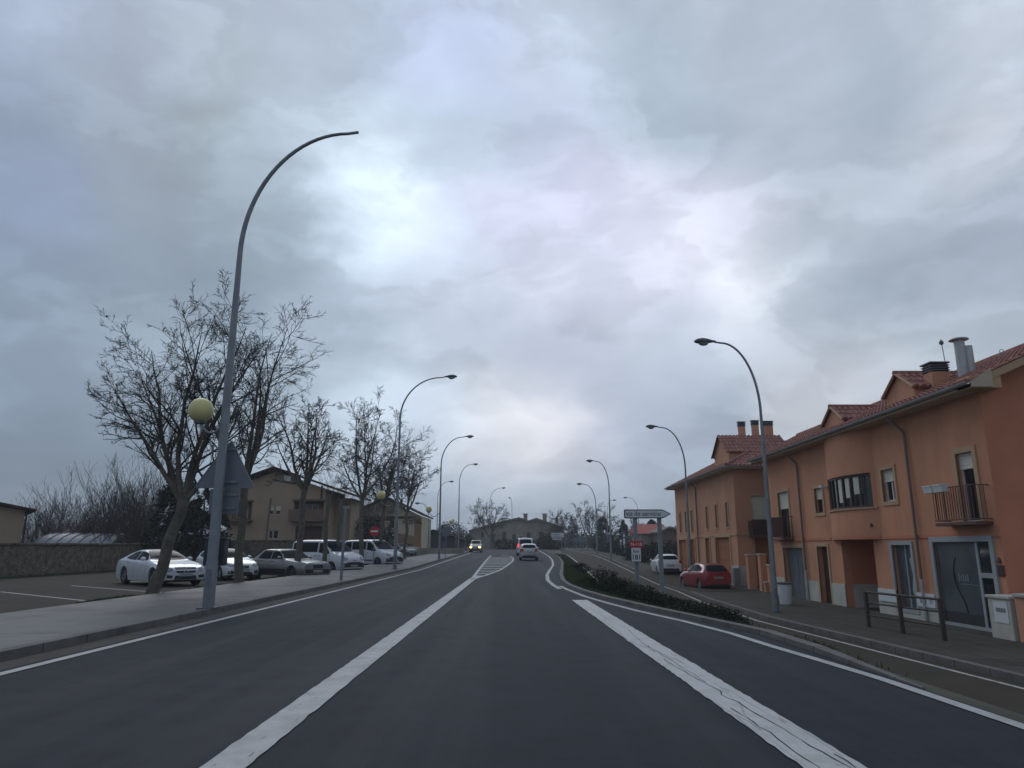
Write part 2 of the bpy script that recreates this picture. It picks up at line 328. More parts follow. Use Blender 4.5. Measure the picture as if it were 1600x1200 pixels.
SAMP = [
 (30,20,(160,173,194)),(180,110,(146,159,176)),(330,60,(156,171,184)),(60,300,(140,154,182)),(220,260,(139,152,165)),(350,200,(142,157,167)),
 (60,440,(134,149,166)),(220,420,(135,150,164)),(400,330,(140,156,168)),(450,400,(138,154,167)),(470,200,(166,181,196)),(520,60,(160,174,190)),
 (565,285,(200,216,233)),(600,360,(203,216,236)),(545,390,(190,205,222)),(690,70,(172,183,208)),(700,220,(168,182,196)),(860,60,(176,187,203)),(830,180,(172,182,200)),
 (1000,130,(163,177,190)),(1080,230,(158,171,184)),(1250,60,(170,180,193)),(1250,230,(165,175,187)),(1420,130,(160,172,184)),(1560,40,(182,189,199)),(1540,230,(186,190,199)),
 (760,340,(188,192,211)),(900,290,(187,190,209)),(1010,330,(196,198,214)),(880,420,(190,194,210)),(1090,400,(206,207,220)),(1165,455,(222,224,234)),(1130,375,(200,203,216)),(1215,400,(170,180,192)),
 (700,450,(178,187,201)),(600,480,(158,170,184)),(540,560,(150,164,178)),(720,560,(162,172,186)),(880,550,(170,177,192)),(1020,540,(184,190,202)),(1100,520,(180,188,199)),
 (1190,500,(200,205,214)),(1060,570,(158,168,182)),(1130,610,(147,159,173)),(1280,500,(150,162,175)),(1400,440,(146,159,173)),(1560,370,(148,160,174)),(1560,470,(166,174,186)),(1330,370,(172,180,190)),(1450,320,(168,177,188)),
 (1250,590,(190,192,197)),(1380,540,(180,185,192)),(1500,530,(172,180,189)),(1330,630,(182,186,192)),
 (560,625,(196,211,225)),(660,640,(190,203,217)),(760,645,(204,208,214)),(830,668,(222,219,218)),(900,680,(190,192,202)),(960,620,(160,168,182)),(820,600,(163,172,187)),
 (800,730,(178,186,200)),(930,730,(168,175,190)),(1020,690,(158,167,182)),(700,700,(172,184,198)),(640,760,(150,165,182)),(780,790,(150,164,180)),(880,800,(152,166,180)),(1000,780,(152,165,179)),
 (500,700,(165,180,194)),(250,560,(146,162,176)),(100,540,(142,157,174)),(60,620,(128,144,162)),(200,690,(126,143,160)),(60,740,(115,131,149)),(220,780,(116,132,148)),(420,640,(150,166,180)),(330,740,(140,157,172)),
 (730,615,(150,162,177)),(690,625,(188,200,214)),(720,655,(212,213,216)),(780,648,(222,220,220)),(870,668,(215,212,214)),(780,690,(196,198,206)),(860,640,(166,173,188)),
 (505,290,(158,174,190)),(530,280,(198,214,230)),(620,345,(200,214,232)),(650,375,(196,208,226)),(640,400,(176,186,202)),(480,320,(142,158,172)),(480,390,(145,160,174)),(430,250,(150,165,178)),(500,440,(160,174,190)),
 (1180,430,(218,220,230)),(1185,480,(205,208,218)),(1220,470,(158,170,183)),(1210,440,(172,180,193)),(1140,350,(196,198,212)),(1160,330,(172,180,192)),(1100,340,(202,203,217)),(1050,450,(196,198,212)),(1080,500,(180,187,200)),(1150,520,(176,184,196)),(1060,530,(150,163,177)),
 (1230,520,(150,162,175)),(1340,460,(146,159,173)),(1290,440,(158,169,182)),(1400,500,(155,166,179)),(1500,400,(150,161,175)),(1420,380,(160,169,181)),(1600,310,(160,170,182)),(1320,560,(176,180,188)),(1230,560,(170,176,186)),
 (1600,650,(165,172,182)),(1100,720,(155,166,180)),
 (-500,300,(135,150,170)),(2100,300,(165,175,188)),(800,-700,(165,176,190)),(-300,700,(120,136,152)),(1900,700,(150,160,172)),(200,-500,(155,168,185)),(1500,-500,(168,178,190))]
def grade(c):
    l = sum(c)/3; k = (183+1.36*(l-177.5))/l; c = [v*k for v in c]; l2 = sum(c)/3
    return tuple(clamp(l2+(v-l2)*.98+d, 0, 250) for v, d in zip(c, (-1, 0, 2)))
def skycol(az, el):                                             # colour of the cloud layer towards (az, el) in degrees
    d = Vector((math.sin(R(az))*math.cos(R(el)), math.cos(R(az))*math.cos(R(el)), math.sin(R(el)))); acc = Vector((0,0,0)); ws = 0
    for dv, k, c in SD:
        e = math.exp(k*(dv.dot(d)-1)); acc += e*c; ws += e
    return (acc+Vector(BACK)*1e-7)/(ws+1e-7)
BACK = srgb((140,152,169))
SD = [(Vector(ray(px, py)).normalized(), (900. if -100 < px < 1700 and py > -100 else 40.), Vector(srgb(grade(c)))) for px, py, c in SAMP]
ELS = [0,2.5,5,7.5,10,12.5,15,17.5,20,22.5,25,27.5,30,33,36,39,43,50,65]; A0 = 46.
sx = nt.nodes.new('ShaderNodeSeparateXYZ'); L.new(DW, sx.inputs[0])
azn = mt('ARCTAN2', sx.outputs[0], sx.outputs[1]); eln = mt('ARCSINE', sx.outputs[2])
posL = mt('MULTIPLY_ADD', azn, 1/R(A0), 1.0, True); posR = mt('MULTIPLY_ADD', azn, 1/R(A0), 0, True); side = mt('GREATER_THAN', azn, 0.0)
colr = None
for i, el in enumerate(ELS):
    outs = []
    for pos, a0 in ((posL, -A0), (posR, 0.)):
        rp = nt.nodes.new('ShaderNodeValToRGB'); L.new(pos, rp.inputs[0]); cr = rp.color_ramp; cr.interpolation = 'LINEAR'
        ns = 25 if el < 48 else 6
        for k in range(ns):
            az = a0+A0*k/(ns-1); c = skycol(az, el)
            e = cr.elements[0] if k == 0 else (cr.elements[1] if k == 1 else cr.elements.new(k/(ns-1))); e.position = k/(ns-1); e.color = (*c, 1)
        outs.append(rp.outputs[0])
    mx = nt.nodes.new('ShaderNodeMix'); mx.data_type = 'RGBA'; L.new(side, mx.inputs[0]); L.new(outs[0], mx.inputs[6]); L.new(outs[1], mx.inputs[7]); row = mx.outputs[2]
    if colr is None: colr = row
    else:
        mr = nt.nodes.new('ShaderNodeMapRange'); mr.interpolation_type = 'LINEAR'; mr.inputs[1].default_value = R(ELS[i-1]); mr.inputs[2].default_value = R(el); L.new(eln, mr.inputs[0])
        mx = nt.nodes.new('ShaderNodeMix'); mx.data_type = 'RGBA'; L.new(mr.outputs[0], mx.inputs[0]); L.new(colr, mx.inputs[6]); L.new(row, mx.inputs[7]); colr = mx.outputs[2]
# unseen sky behind and overhead: made-up even grey, toned to set the scene's light
mr = nt.nodes.new('ShaderNodeMapRange'); mr.interpolation_type = 'SMOOTHSTEP'; mr.inputs[1].default_value = .62; mr.inputs[2].default_value = .15; L.new(sx.outputs[1], mr.inputs[0])
mx = nt.nodes.new('ShaderNodeMix'); mx.data_type = 'RGBA'; L.new(mr.outputs[0], mx.inputs[0]); L.new(colr, mx.inputs[6]); mx.inputs[7].default_value = (*BACK, 1); colr = mx.outputs[2]
st2 = vm('MULTIPLY', d1, (1, 1, 2.0)).outputs[0]
n3 = noise(st2, 8, 9, .6, .3)
n5 = noise(vm('MULTIPLY', d2, (1, 1, 2.2)).outputs[0], 4.6, 8, .52, .5)
mr5 = nt.nodes.new('ShaderNodeMapRange'); mr5.interpolation_type = 'SMOOTHSTEP'; mr5.inputs[1].default_value = .46; mr5.inputs[2].default_value = .58; mr5.inputs[3].default_value = -.07; mr5.inputs[4].default_value = .07; L.new(n5.outputs[0], mr5.inputs[0])
gain = mt('ADD', mt('MULTIPLY_ADD', n3.outputs[0], .40, .81), mr5.outputs[0])
colr = vm('MULTIPLY', colr, gain).outputs[0]
bg2 = nt.nodes.new('ShaderNodeBackground'); L.new(colr, bg2.inputs[0]); bg2.inputs[1].default_value = 1.0
mxs = nt.nodes.new('ShaderNodeMixShader'); mxs.inputs[0].default_value = .96
L.new(bg1.outputs[0], mxs.inputs[1]); L.new(bg2.outputs[0], mxs.inputs[2]); L.new(mxs.outputs[0], out.inputs[0])
sl = bpy.data.lights.new('sun', 'SUN'); sl.energy = .5; sl.angle = R(30); sl.color = (1., .98, .95)
so = bpy.data.objects.new('sun', sl); C.objects.link(so)
sd = Vector((math.sin(R(SUN_AZ))*math.cos(R(SUN_EL)), math.cos(R(SUN_AZ))*math.cos(R(SUN_EL)), math.sin(R(SUN_EL))))
so.rotation_euler = sd.to_track_quat('Z', 'Y').to_euler()
# camera
cam = bpy.data.cameras.new('camera'); cam.sensor_width = 36; cam.lens = FPX/1600*36; cam.clip_end = 3000; cam.clip_start = .1
co = bpy.data.objects.new('camera', cam); C.objects.link(co); co.location = (0,0,EYE); co.rotation_euler = (R(90)+PITCH, 0, 0)
sc = bpy.context.scene; sc.camera = co; sc.render.resolution_x = 1024; sc.render.resolution_y = 768
sc.view_settings.view_transform = 'Standard'; sc.view_settings.look = 'None'; sc.view_settings.exposure = .32; sc.view_settings.gamma = 1
# ------------------------------------------------------------ ground
kx = pl([(-30,4.3),(5,4.05),(8.3,4.0),(11.9,3.95),(15,3.35),(16.7,3.0),(20,2.45),(23,2.12),(26.5,1.95),(30,1.98),(36,2.3),(45,2.95),(59,3.95),(75,4.7),(130,5.4),(200,6)])
slx = pl([(-30,5.2),(35,5.2),(46,5.4),(60,5.9),(75,6.2),(95,6.6),(130,7.2)])        # service road, left edge
srx = pl([(-30,8.9),(12,8.9),(17,8.6),(24,8.2),(32,8.5),(40,9.2),(60,9.7),(75,9.9),(95,10.0),(130,10.3)])  # kerb of right pavement
YS = sorted(set([-30,-10]+list(range(0,60,2))+list(range(60,134,4))+[8.3,11.9,15,16.7,23,26.5]))
def Hg(x, Y):
    a, b = kx(Y)+.2, slx(Y)
    if x < -9.9: return zm(Y)-.17
    if x <= a: return zm(Y)-.03
    if x < b: return lerp(zm(Y)+.02, zr(Y)-.02, smooth((x-a)/(b-a)))
    if x < 40: return zr(Y)-.02
    return zr(Y)-.02+clamp((x-40)/200)*2
def surf(x, Y): return Hg(x, Y)
xs_abs = [-700,-400,-200,-100,-60,-40,-25,-9.91]
gb = MB(); rows = []
GY = sorted(set(YS+[-100,140,150,165,180,200,240,300,400,600,900]))
for Y in GY:
    a, b = kx(Y)+.2, slx(Y)
    xs = xs_abs+[-9.89,-3,a-.02]+[lerp(a, b, t/6) for t in range(0,7)]+[9,12,16,22,30,40,60,100,200,400,700]
    rows.append([(x, Y, Hg(x, Y)) for x in xs])
n = len(rows[0]); gb.add([p for r in rows for p in r], [(i*n+j, i*n+j+1, (i+1)*n+j+1, (i+1)*n+j) for i in range(len(rows)-1) for j in range(n-1)])
tag(gb.build('ground', M['soil'], fixn=False), kind='structure')
def strip(name, xl, xr, zf, m, y0=-30, y1=130, skirt=0, kind='structure', parent=None, nx=1, crown=0):
    ys = [y for y in YS if y0 < y < y1]; ys = [y0]+ys+[y1]; b = MB(); L0 = []
    for Y in ys:
        for j in range(nx+1): L0.append((lerp(xl(Y), xr(Y), j/nx), Y, zf(Y)))
    k = nx+1; fs = [(i*k+j, i*k+j+1, (i+1)*k+j+1, (i+1)*k+j) for i in range(len(ys)-1) for j in range(nx)]
    b.add(L0, fs)
    if skirt:
        for side, fn in ((0, xl), (1, xr)):
            vs = []
            for Y in ys: vs += [(fn(Y), Y, zf(Y)), (fn(Y), Y, zf(Y)-skirt)]
            b.add(vs, [(2*i, 2*i+2, 2*i+3, 2*i+1) for i in range(len(ys)-1)])
        for Y in (ys[0], ys[-1]): b.add([(xl(Y),Y,zf(Y)),(xr(Y),Y,zf(Y)),(xr(Y),Y,zf(Y)-skirt),(xl(Y),Y,zf(Y)-skirt)], [(0,1,2,3)])
    o = b.build(name, m, parent, fixn=False)
    if kind: tag(o, kind=kind)
    return o
cst = lambda v: (lambda Y: v)
strip('road', cst(-6.2), kx, lambda Y: zm(Y), M['asphalt'], y1=200)
# bend at the far end
fb = MB(); fb.add([(-40,200,zm(200)+.004),(-40,128,zm(130)-.02+.004),(-6.2,128,zm(130)+.004),(14,128,zm(130)+.004),(40,128,zm(130)+.004),(40,200,zm(200)+.004)], [(0,1,2,3,4,5)])
tag(fb.build('junction', M['asphalt']), kind='structure')
strip('parking_lot', cst(-25.4), cst(-9.9), lambda Y: zm(Y)-.15, M['old_asphalt'], y0=-20, y1=118)
strip('pavement_left', cst(-9.9), cst(-6.36), lambda Y: zm(Y)+.10, M['pave'], y1=128, skirt=.35)
strip('kerb_left', cst(-6.37), cst(-6.19), lambda Y: zm(Y)+.115, M['kerb'], y1=128, skirt=.2)
strip('gutter_strip', cst(-6.185), cst(-5.72), lambda Y: zm(Y)+.004, M['gutter_dirt'], y1=128)
strip('kerb_right', lambda Y: kx(Y)-.0, lambda Y: kx(Y)+.03+.14*smooth((Y-7.4)/2), lambda Y: zm(Y)+.012+.06*smooth((Y-7.4)/2.5), M['kerb'], y0=7.5, y1=128, skirt=.25)
strip('service_road', slx, srx, lambda Y: zr(Y), M['old_asphalt'], y1=124)
strip('kerb_far_right', srx, lambda Y: srx(Y)+.18, lambda Y: zr(Y)+.13, M['kerb'], y1=124, skirt=.25)
strip('pavement_right', lambda Y: srx(Y)+.17, lambda Y: 12.75 if Y < 37 else (13.2 if Y < 58.1 else srx(Y)+2.1), lambda Y: zr(Y)+.12, M['pave_r'], y1=124, skirt=.3)
fc = MB(); fc.add([(12.7,37,-.83+.004),(30,37,-.83+.004),(30,43,-.82),(12.7,43,-.82)], [(0,1,2,3)]); tag(fc.build('forecourt', M['pave_r']), kind='structure')
def ribbon(name, pts, wd, zf, m, kind='structure', b=None, step=2.0, jit=0.):
    rj = random.Random(len(name)+5)
    own = b is None; b = b or MB(); vs = []
    P = [Vector(p) for p in pts]; Q = []
    for a, c in zip(P, P[1:]):
        k = max(1, int((c-a).length/step))
        Q += [a.lerp(c, i/k) for i in range(k)]
    Q.append(P[-1])
    for i, p in enumerate(Q):
        t = (Q[min(i+1, len(Q)-1)]-Q[max(i-1, 0)]); t = Vector((t.x, t.y)).normalized(); nn = Vector((-t.y, t.x))
        wv = wd(p.y) if callable(wd) else wd
        for s in (-.5, .5): q = Vector((p.x, p.y))+nn*(wv*s+rj.gauss(0, jit)); vs.append((q.x, q.y, zf(q.y)))
    b.add(vs, [(2*i, 2*i+1, 2*i+3, 2*i+2) for i in range(len(Q)-1)])
    if own: return tag(b.build(name, m, fixn=False), kind=kind)
zl = lambda Y: zm(Y)+.008
ribbon('edge_line_left', [(-5.56,-20),(-5.56,128)], .14, zl, M['paint'])
ribbon('centre_line', [(-1.81,-20),(-1.81,5),(-1.72,32.2)], .29, zl, M['paint'], step=.15, jit=.004)
ribbon('slip_lane_line', [(2.06,-20),(2.02,4.9),(1.76,19.5)], .40, zl, M['paint_thick'], step=.12, jit=.006)
ribbon('edge_line_right', [(3.98,-10),(3.93,6),(3.87,8),(3.75,9.3),(3.62,10.5),(3.5,12.1),(3.2,14),(2.72,16.2),(2.35,18.5),(2.04,20.9),(1.82,24),(1.70,26.4)], .13, zl, M['paint'])
ribbon('edge_line_bend', [(1.58,24.6),(1.50,27),(1.49,30.9),(1.75,37),(2.3,45),(2.95,53),(3.6,66),(4.0,80),(4.4,125)], .16, zl, M['paint'])
crk = mat('crack_filler', (.012,.013,.015), .9); rq = random.Random(17); ckb = MB()
for y0, y1, x0, x1, wd_ in [(4.6,9.4,2.12,1.86,.014),(3.6,6.6,1.95,1.88,.012),(7.8,10.6,1.98,1.90,.011),(9.9,13.2,1.86,1.95,.008),(13.4,16.5,1.80,1.88,.007),(2.5,5.2,2.2,2.15,.012)]:
    n_ = int((y1-y0)/.16); pts = [(lerp(x0, x1, i/n_)+rq.gauss(0,.010), lerp(y0, y1, i/n_)) for i in range(n_+1)]
    ribbon('', pts, lambda Y: wd_*rq.uniform(.2,1.0), lambda Y: zm(Y)+.0105, None, b=ckb)
tag(ckb.build('paint_cracks', crk, fixn=False), kind='structure')
# hatched island
hl = pl([(32.2,-1.72),(44,-2.0),(60,-2.2),(75,-2.35)]); hr = pl([(32.2,-1.72),(36,-1.3),(44,-.75),(52,-.35),(62,.05),(72,.15),(80,-.2),(85,-1.2)])
ib = MB()
ribbon('', [(hl(y), y) for y in range(32, 86, 4)], .16, zl, None, b=ib); ribbon('', [(hr(y), y) for y in [32.2,34,36,40,44,48,52,57,62,67,72,76,80,83,85]], .16, zl, None, b=ib)
y = 35.
while y < 76:
    a, b_ = hl(y)+.1, hr(y)-.1; y2 = y+.85
    ib.add([(a,y,zl(y)-.002),(b_,y-.3*0,zl(y)-.002),(hr(y2)-.1,y2,zl(y2)-.002),(hl(y2)+.1,y2,zl(y2)-.002)], [(0,1,2,3)]); y += 3.0
# solid painted nose
ib.add([(-1.86,32.0,zl(32)-.001),(-1.58,32.0,zl(32)-.001),(hr(36),36,zl(36)-.001),(hl(36),36,zl(36)-.001)], [(0,1,2,3)])
tag(ib.build('hatched_island', M['paint'], fixn=False), kind='structure')
# parking bay lines
zq = lambda Y: zm(Y)-.146
pb = MB()
for k in range(-3, 16):
    y0 = 16.4+4.05*k
    ribbon('', [(-11.0, y0), (-17.6, y0+5.2)], .11, zq, None, b=pb)
tag(pb.build('parking_bay_lines', M['thin_paint'], fixn=False), kind='structure')
zs = lambda Y: zr(Y)+.006
ribbon('service_line_right', [(srx(y)-.34, y) for y in [-20,0,8,12,17,20,24,28,32,36,40,50,60,75,95,120]], .1, zs, M['thin_paint'])
ribbon('service_line_left', [(slx(y)+.12, y) for y in [28,35,40,46,53,60,75,95,120]], .12, zs, M['thin_paint'])
cb = MB()
for (x, y, l) in [(9.1,41,1.2),(9.3,47,3.2),(9.6,53,3.0)]: cb.add([(x-.1,y,zs(y)+.01),(x+.1+l*.25,y+.25,zs(y)+.01),(x+.1+l*.25,y+l*.25,zs(y)+.01),(x-.1,y+l*.2,zs(y)+.01)], [(0,1,2,3)])
# grass on the verge
def blades(name, n, region, zf, hh, m, seed, wdt=.012, label=None):
    rnd = random.Random(seed); b = MB(); vs = []; fs = []
    for i in range(n):
        x, Y = region(rnd); z = zf(x, Y)-.01; h = hh*rnd.uniform(.4, 1.2); q = rnd.uniform(0, 6.28); lx, ly = rnd.uniform(-.5,.5)*h, rnd.uniform(-.5,.5)*h
        dx, dy = math.cos(q)*wdt, math.sin(q)*wdt; k = len(vs)
        vs += [(x-dx, Y-dy, z), (x+dx, Y+dy, z), (x+lx, Y+ly, z+h)]; fs.append((k, k+1, k+2))
    b.add(vs, fs); o = b.build(name, m, fixn=False)
    return tag(o, label, 'grass', kind='stuff')
def verge(rnd):
    Y = rnd.triangular(8, 95, 24); return lerp(kx(Y)+.22, slx(Y)-.02, rnd.random()), Y
blades('verge_grass', 60000, verge, surf, .09, M['grass'], 3, .014, 'short damp grass on the bank between main road and service road')
def farverge(rnd): return rnd.uniform(13, 40), rnd.uniform(60, 130)
# ------------------------------------------------------------ text
def text(s, size, m, name, parent, M4, ext=.004, sx=1., bold=0.):
    cu = bpy.data.curves.new(name, 'FONT'); cu.body = s; cu.size = size; cu.align_x = 'CENTER'; cu.align_y = 'CENTER'; cu.extrude = ext; cu.offset = bold
    t = bpy.data.objects.new(name, cu); C.objects.link(t)
    bpy.context.view_layer.update()
    me = bpy.data.meshes.new_from_object(t.evaluated_get(bpy.context.evaluated_depsgraph_get())); bpy.data.objects.remove(t)
    me.transform(M4 @ Matrix.Diagonal((sx, 1, 1, 1))); me.materials.clear(); me.materials.append(m)
    o = bpy.data.objects.new(name, me); C.objects.link(o); o.parent = parent; return o
def face_cam(x, y, z): return Matrix.Translation((x, y, z)) @ Matrix.Rotation(R(90), 4, 'X')     # text facing -Y
# ------------------------------------------------------------ street lamps
ell = lambda t: (1-math.cos(t*math.pi/2), math.sin(t*math.pi/2))
def lamp(x, Y, z0, H, side, out, label, group, head=True, globe=False, rx=0, arc=2.6, base=.11, rz=0, stickers=False):
    head_s = 1.0
    r = empty('street_lamp', (x, Y, z0), rz, label, 'street lamp', group)
    p = MB(); pts = [(0,0,0),(0,0,H*.25),(0,0,H*.5),(0,0,H-arc)]; rad = [base, base*.86, base*.70, base*.5]
    for k in range(1, 21):
        a, b = ell(k/20); pts.append((side*a*out, 0, H-arc+b*arc)); rad.append(lerp(base*.5, .035, k/20))
    pts.append((side*(out+.25), 0, H+.04)); rad.append(.034)
    p.tube(pts, rad, 14); p.lathe([(base*1.02,.0),(base*1.02,.95),(base*1.0,.97)], 14)
    p.build('pole', M['pole'], r, smooth=40)
    q = MB(); q.box(-base*1.5,base*1.5,-base*1.5,base*1.5,0,.03); q.build('base_plate', M['pole_dark'], r)
    d_ = MB(); d_.box(-.055,.055,-base*1.06,-base*.7,.45,.8); d_.build('access_door', M['signback'], r)
    if head:
        hB = MB(); n = 12; prof = [(0,.035,.045),(.12,.06,.07),(.3,.13,.12),(.5,.17,.15),(.68,.15,.12),(.8,.06,.05)]
        rings = [[Vector((side*(out+.2+u), math.cos(t)*wd, H+.05+math.sin(t)*ht*(1.0 if math.sin(t) > 0 else .45)+.0)) for t in [2*math.pi*k/n for k in range(n)]] for u, wd, ht in prof]
        vs = [v for g in rings for v in g]; fs = [(i*n+k, i*n+(k+1)%n, (i+1)*n+(k+1)%n, (i+1)*n+k) for i in range(len(prof)-1) for k in range(n)]+[tuple(range(n)), tuple(range((len(prof)-1)*n, len(prof)*n))]
        hB.add(vs, fs); hB.build('lamp_head', M['pole_dark'], r, smooth=50)
        ln = MB(); ln.lathe([(.13,0),(.12,-.05),(.07,-.1),(.01,-.115)], 14, Matrix.Translation((side*(out+.66),0,H+.01)) @ Matrix.Diagonal((1.5,1,1,1))); ln.build('lens', M['lens'], r, smooth=60)
    return r
def globe(parent, gx, gz, px_, pz, label=None, rad=.28):
    """globe on a swan-neck bracket, local to the pole"""
    g = MB(); g.lathe([(rad*math.sin(math.pi*k/16) if 0 < k < 16 else .001, gz+rad*math.cos(math.pi*k/16)) for k in range(17)], 28, Matrix.Translation((gx,0,0)))
    g.build('globe', M['globe'], parent, smooth=60)
    c = MB(); c.lathe([(.11,gz-rad-.03),(.13,gz-rad+.02),(.12,gz-rad+.05)], 16, Matrix.Translation((gx,0,0)))
    c.build('globe_cup', M['pole_dark'], parent, smooth=40)
    b = MB(); pts = []
    for k in range(13):
        t = k/12; x = lerp(gx, px_, t); zc = lerp(gz-rad, pz, t)-math.sin(t*math.pi)*abs(gx-px_)*.42*(1-t*.25); pts.append((x, 0, zc))
    b.tube(pts, .027, 8); b.build('bracket', M['pole'], parent, smooth=50)
gL, gR = 'curved street lamps along the left pavement', 'curved street lamps along the service road'
# nearest left lamp carries the sign backs, no head
b1 = G(325, 951, .1); top = D(557, 209, b1.y); 
L1 = lamp(b1.x, b1.y, .1, top.z-.1, 1, top.x-b1.x-.2, 'tallest grey lamp post nearest the camera, arm without lantern, a yellow globe on its side', gL, head=False, base=.118, arc=3.1)
gp = D(314, 641, b1.y); pp = D(362, 668, b1.y)
globe(L1, gp.x-b1.x, gp.z-.1, -.06, pp.z-.1, rad=.27)
lam = [  # foot pixel, head tip pixel, base level function, label, globe
 ((617,889),(714,590),'curved lamp post beside the white vans, carrying a small yellow globe',True,.112),
 ((686,874),(740,683),'third curved lamp post on the left pavement, with a greenish globe on its bracket',True,.11),
 ((716,863),(747,726),'fourth curved lamp post on the left, just left of the oncoming car',True,.105)]
for (fx, fy), (hx, hy), lb, gl, bs in lam:
    q = G(fx, fy, lambda Y: zm(Y)+.1); t = D(hx, hy, q.y)
    o = lamp(q.x, q.y, q.z, t.z-q.z, 1, t.x-q.x-1.0, lb, gL, base=bs)
    if gl: globe(o, -1.0, 4.3 if fx < 700 else 4.0, -.05, 4.0 if fx < 700 else 3.7, rad=.27)
far_l = [((765,859),(790,763),130,'slender curved lamp post before the long stone building'),((682,862),(709,753),112,'curved lamp post seen behind the third globe lamp on the left'),((800,858),(797,779),150,'farthest lamp post over the long stone building, seen end-on')]
for (fx, fy), (hx, hy), Y, lb in far_l:
    a = D(fx, fy, Y); z0 = zm(Y); t = D(hx, hy, Y)
    if fx != 800: lamp(a.x, Y, z0, t.z-z0, 1 if hx > fx else -1, max(.5, abs(t.x-a.x)-1.0), lb, gL, base=.085)
    else:
        o = lamp(a.x, Y, z0, t.z-z0, -1, 1.2, lb, gL, base=.085); o.rotation_euler.z = R(75)
lar = [((1213,956),(1085,536),'nearest right lamp post, standing on the pavement before the orange garage door'),
 ((1080,910),(1009,668),'curved lamp post at the far corner of the orange houses, second on the right'),
 ((955,877),(916,721),'third curved lamp post on the right, left of the direction sign'),
 ((933,866),(901,757),'fourth curved lamp post on the right, behind the four-legged sign')]
for i, ((fx, fy), (hx, hy), lb) in enumerate(lar):
    zf = lambda Y: zr(Y)+.12
    if i == 1: q = D(1080, 905, 46.); q.z = zf(46)
    else: q = G(fx, fy, zf)
    t = D(hx, hy, q.y); o = lamp(q.x, q.y, q.z, t.z-q.z, -1, q.x-t.x-1.0, lb, gR, base=.1)
for (fx, hx, hy, Y, lb) in [(999,975,778,135,'far lamp post whose curved top shows just above the direction sign'),(950,962,782,140,'small far lamp post bending to the right behind the third right lamp')]:
    a = D(fx, 850, Y); t = D(hx, hy, Y); z0 = zr(Y); lamp(a.x, Y, z0, t.z-z0, 1 if hx > fx else -1, abs(t.x-a.x)-.9, lb, gR, base=.085)
# sign backs on the first lamp
yS = b1.y-.26
sg = empty('warning_sign', (0,0,0), 0, 'grey back of a triangular road sign strapped to the nearest lamp post', 'road sign')
def rounded(poly, r_=.06, n=4):
    o = []; k = len(poly)
    for i in range(k):
        p, a, b = Vector(poly[i]), Vector(poly[i-1]), Vector(poly[(i+1) % k]); u, v = (a-p).normalized(), (b-p).normalized()
        for j in range(n+1):
            t = j/n; q = (p+u*r_)*(1-t)**2+p*2*t*(1-t)+(p+v*r_)*t*t; o.append((q.x, q.y))
    return o
yb = b1.y+.22
tA, tB, tC = D(362, 688, yb), D(304, 762, yb), D(397, 762, yb)
m_ = MB(); m_.prism(rounded([(tA.x,tA.z),(tB.x,tB.z),(tC.x,tC.z)], .09), 'y', yb, yb+.012); m_.build('panel', M['signback'], sg)
e_ = MB(); pr = rounded([(tA.x,tA.z),(tB.x,tB.z),(tC.x,tC.z)], .09); e_.tube([(p[0], yb, p[1]) for p in pr+[pr[0]]], .014, 6, cap=False); e_.build('rim', M['pole'], sg)
m_ = MB()
for py in (752, 700): a = D(352, py, yb-.22); m_.box(a.x-.19,a.x+.19,yb-.04,yb-.003,a.z-.025,a.z+.025); 
m_.build('bracket', M['pole'], sg)
sg2 = empty('sign_plate', (0,0,0), 0, 'grey back of a square plate under the triangular sign', 'road sign')
a, b = D(329, 764, yb+.01), D(372, 803, yb+.01)
m_ = MB(); m_.bbox(a.x, b.x, yb, yb+.015, b.z, a.z, .006); m_.build('panel', M['signback'], sg2)
m_ = MB(); m_.box(a.x+.05, b.x-.05, yb-.03, yb-.002, a.z-.15, a.z-.11); m_.box(a.x+.05, b.x-.05, yb-.03, yb-.002, b.z+.1, b.z+.14); m_.build('bracket', M['pole'], sg2)
bn = empty('litter_bin', (0,0,0), 0, 'dark litter bin hung on the nearest lamp post in front of the white hatchback', 'litter bin')
a, b = D(321, 842, yb), D(349, 884, yb)
m_ = MB(); m_.bbox(a.x, b.x, yb-.04, yb+.22, b.z, a.z, .03); m_.build('bin_body', M['darkbox'], bn, smooth=30)
m_ = MB(); m_.bbox(a.x-.015, b.x+.015, yb-.055, yb+.235, a.z-.03, a.z+.02, .015); m_.build('bin_lid', M['trim'], bn, smooth=30)
# ------------------------------------------------------------ direction sign and kilometre sign
SY = 26.; ds = empty('direction_sign', (0,0,0), 0, 'white arrow-shaped direction sign reading via de servicio on two grey posts', 'road sign')
a, b, tip = D(975, 796, SY), D(1036, 810, SY), D(1049, 803, SY)
P0 = [(a.x,a.z),(b.x,a.z),(tip.x,tip.z),(b.x,b.z),(a.x,b.z)]
m_ = MB(); m_.prism(rounded(P0, .05), 'y', SY, SY+.05); m_.build('border_panel', M['signblack'], ds)
ins = .035; P1 = [(a.x+ins,a.z-ins),(b.x-.01,a.z-ins),(tip.x-.05,tip.z),(b.x-.01,b.z+ins),(a.x+ins,b.z+ins)]
m_ = MB(); m_.prism(rounded(P1, .04), 'y', SY-.004, SY+.002); m_.build('panel', M['signwhite'], ds)
text('via de servicio', .235, M['signblack'], 'lettering', ds, face_cam((a.x+b.x)/2+.0, SY-.006, (a.z+b.z)/2+.005), .002, .92, .0)
for px in (992, 1030):
    t = D(px, 810, SY+.1); m_ = MB(); m_.bbox(t.x-.07, t.x+.07, SY+.055, SY+.2, surf(t.x, SY)-.2, a.z-.05, .015)
    m_.build('post', M['pole'], ds)
ks = empty('kilometre_sign', (0,0,0), 0, 'small sign reading N-110 km 181 with red cap plate on the left post', 'road sign')
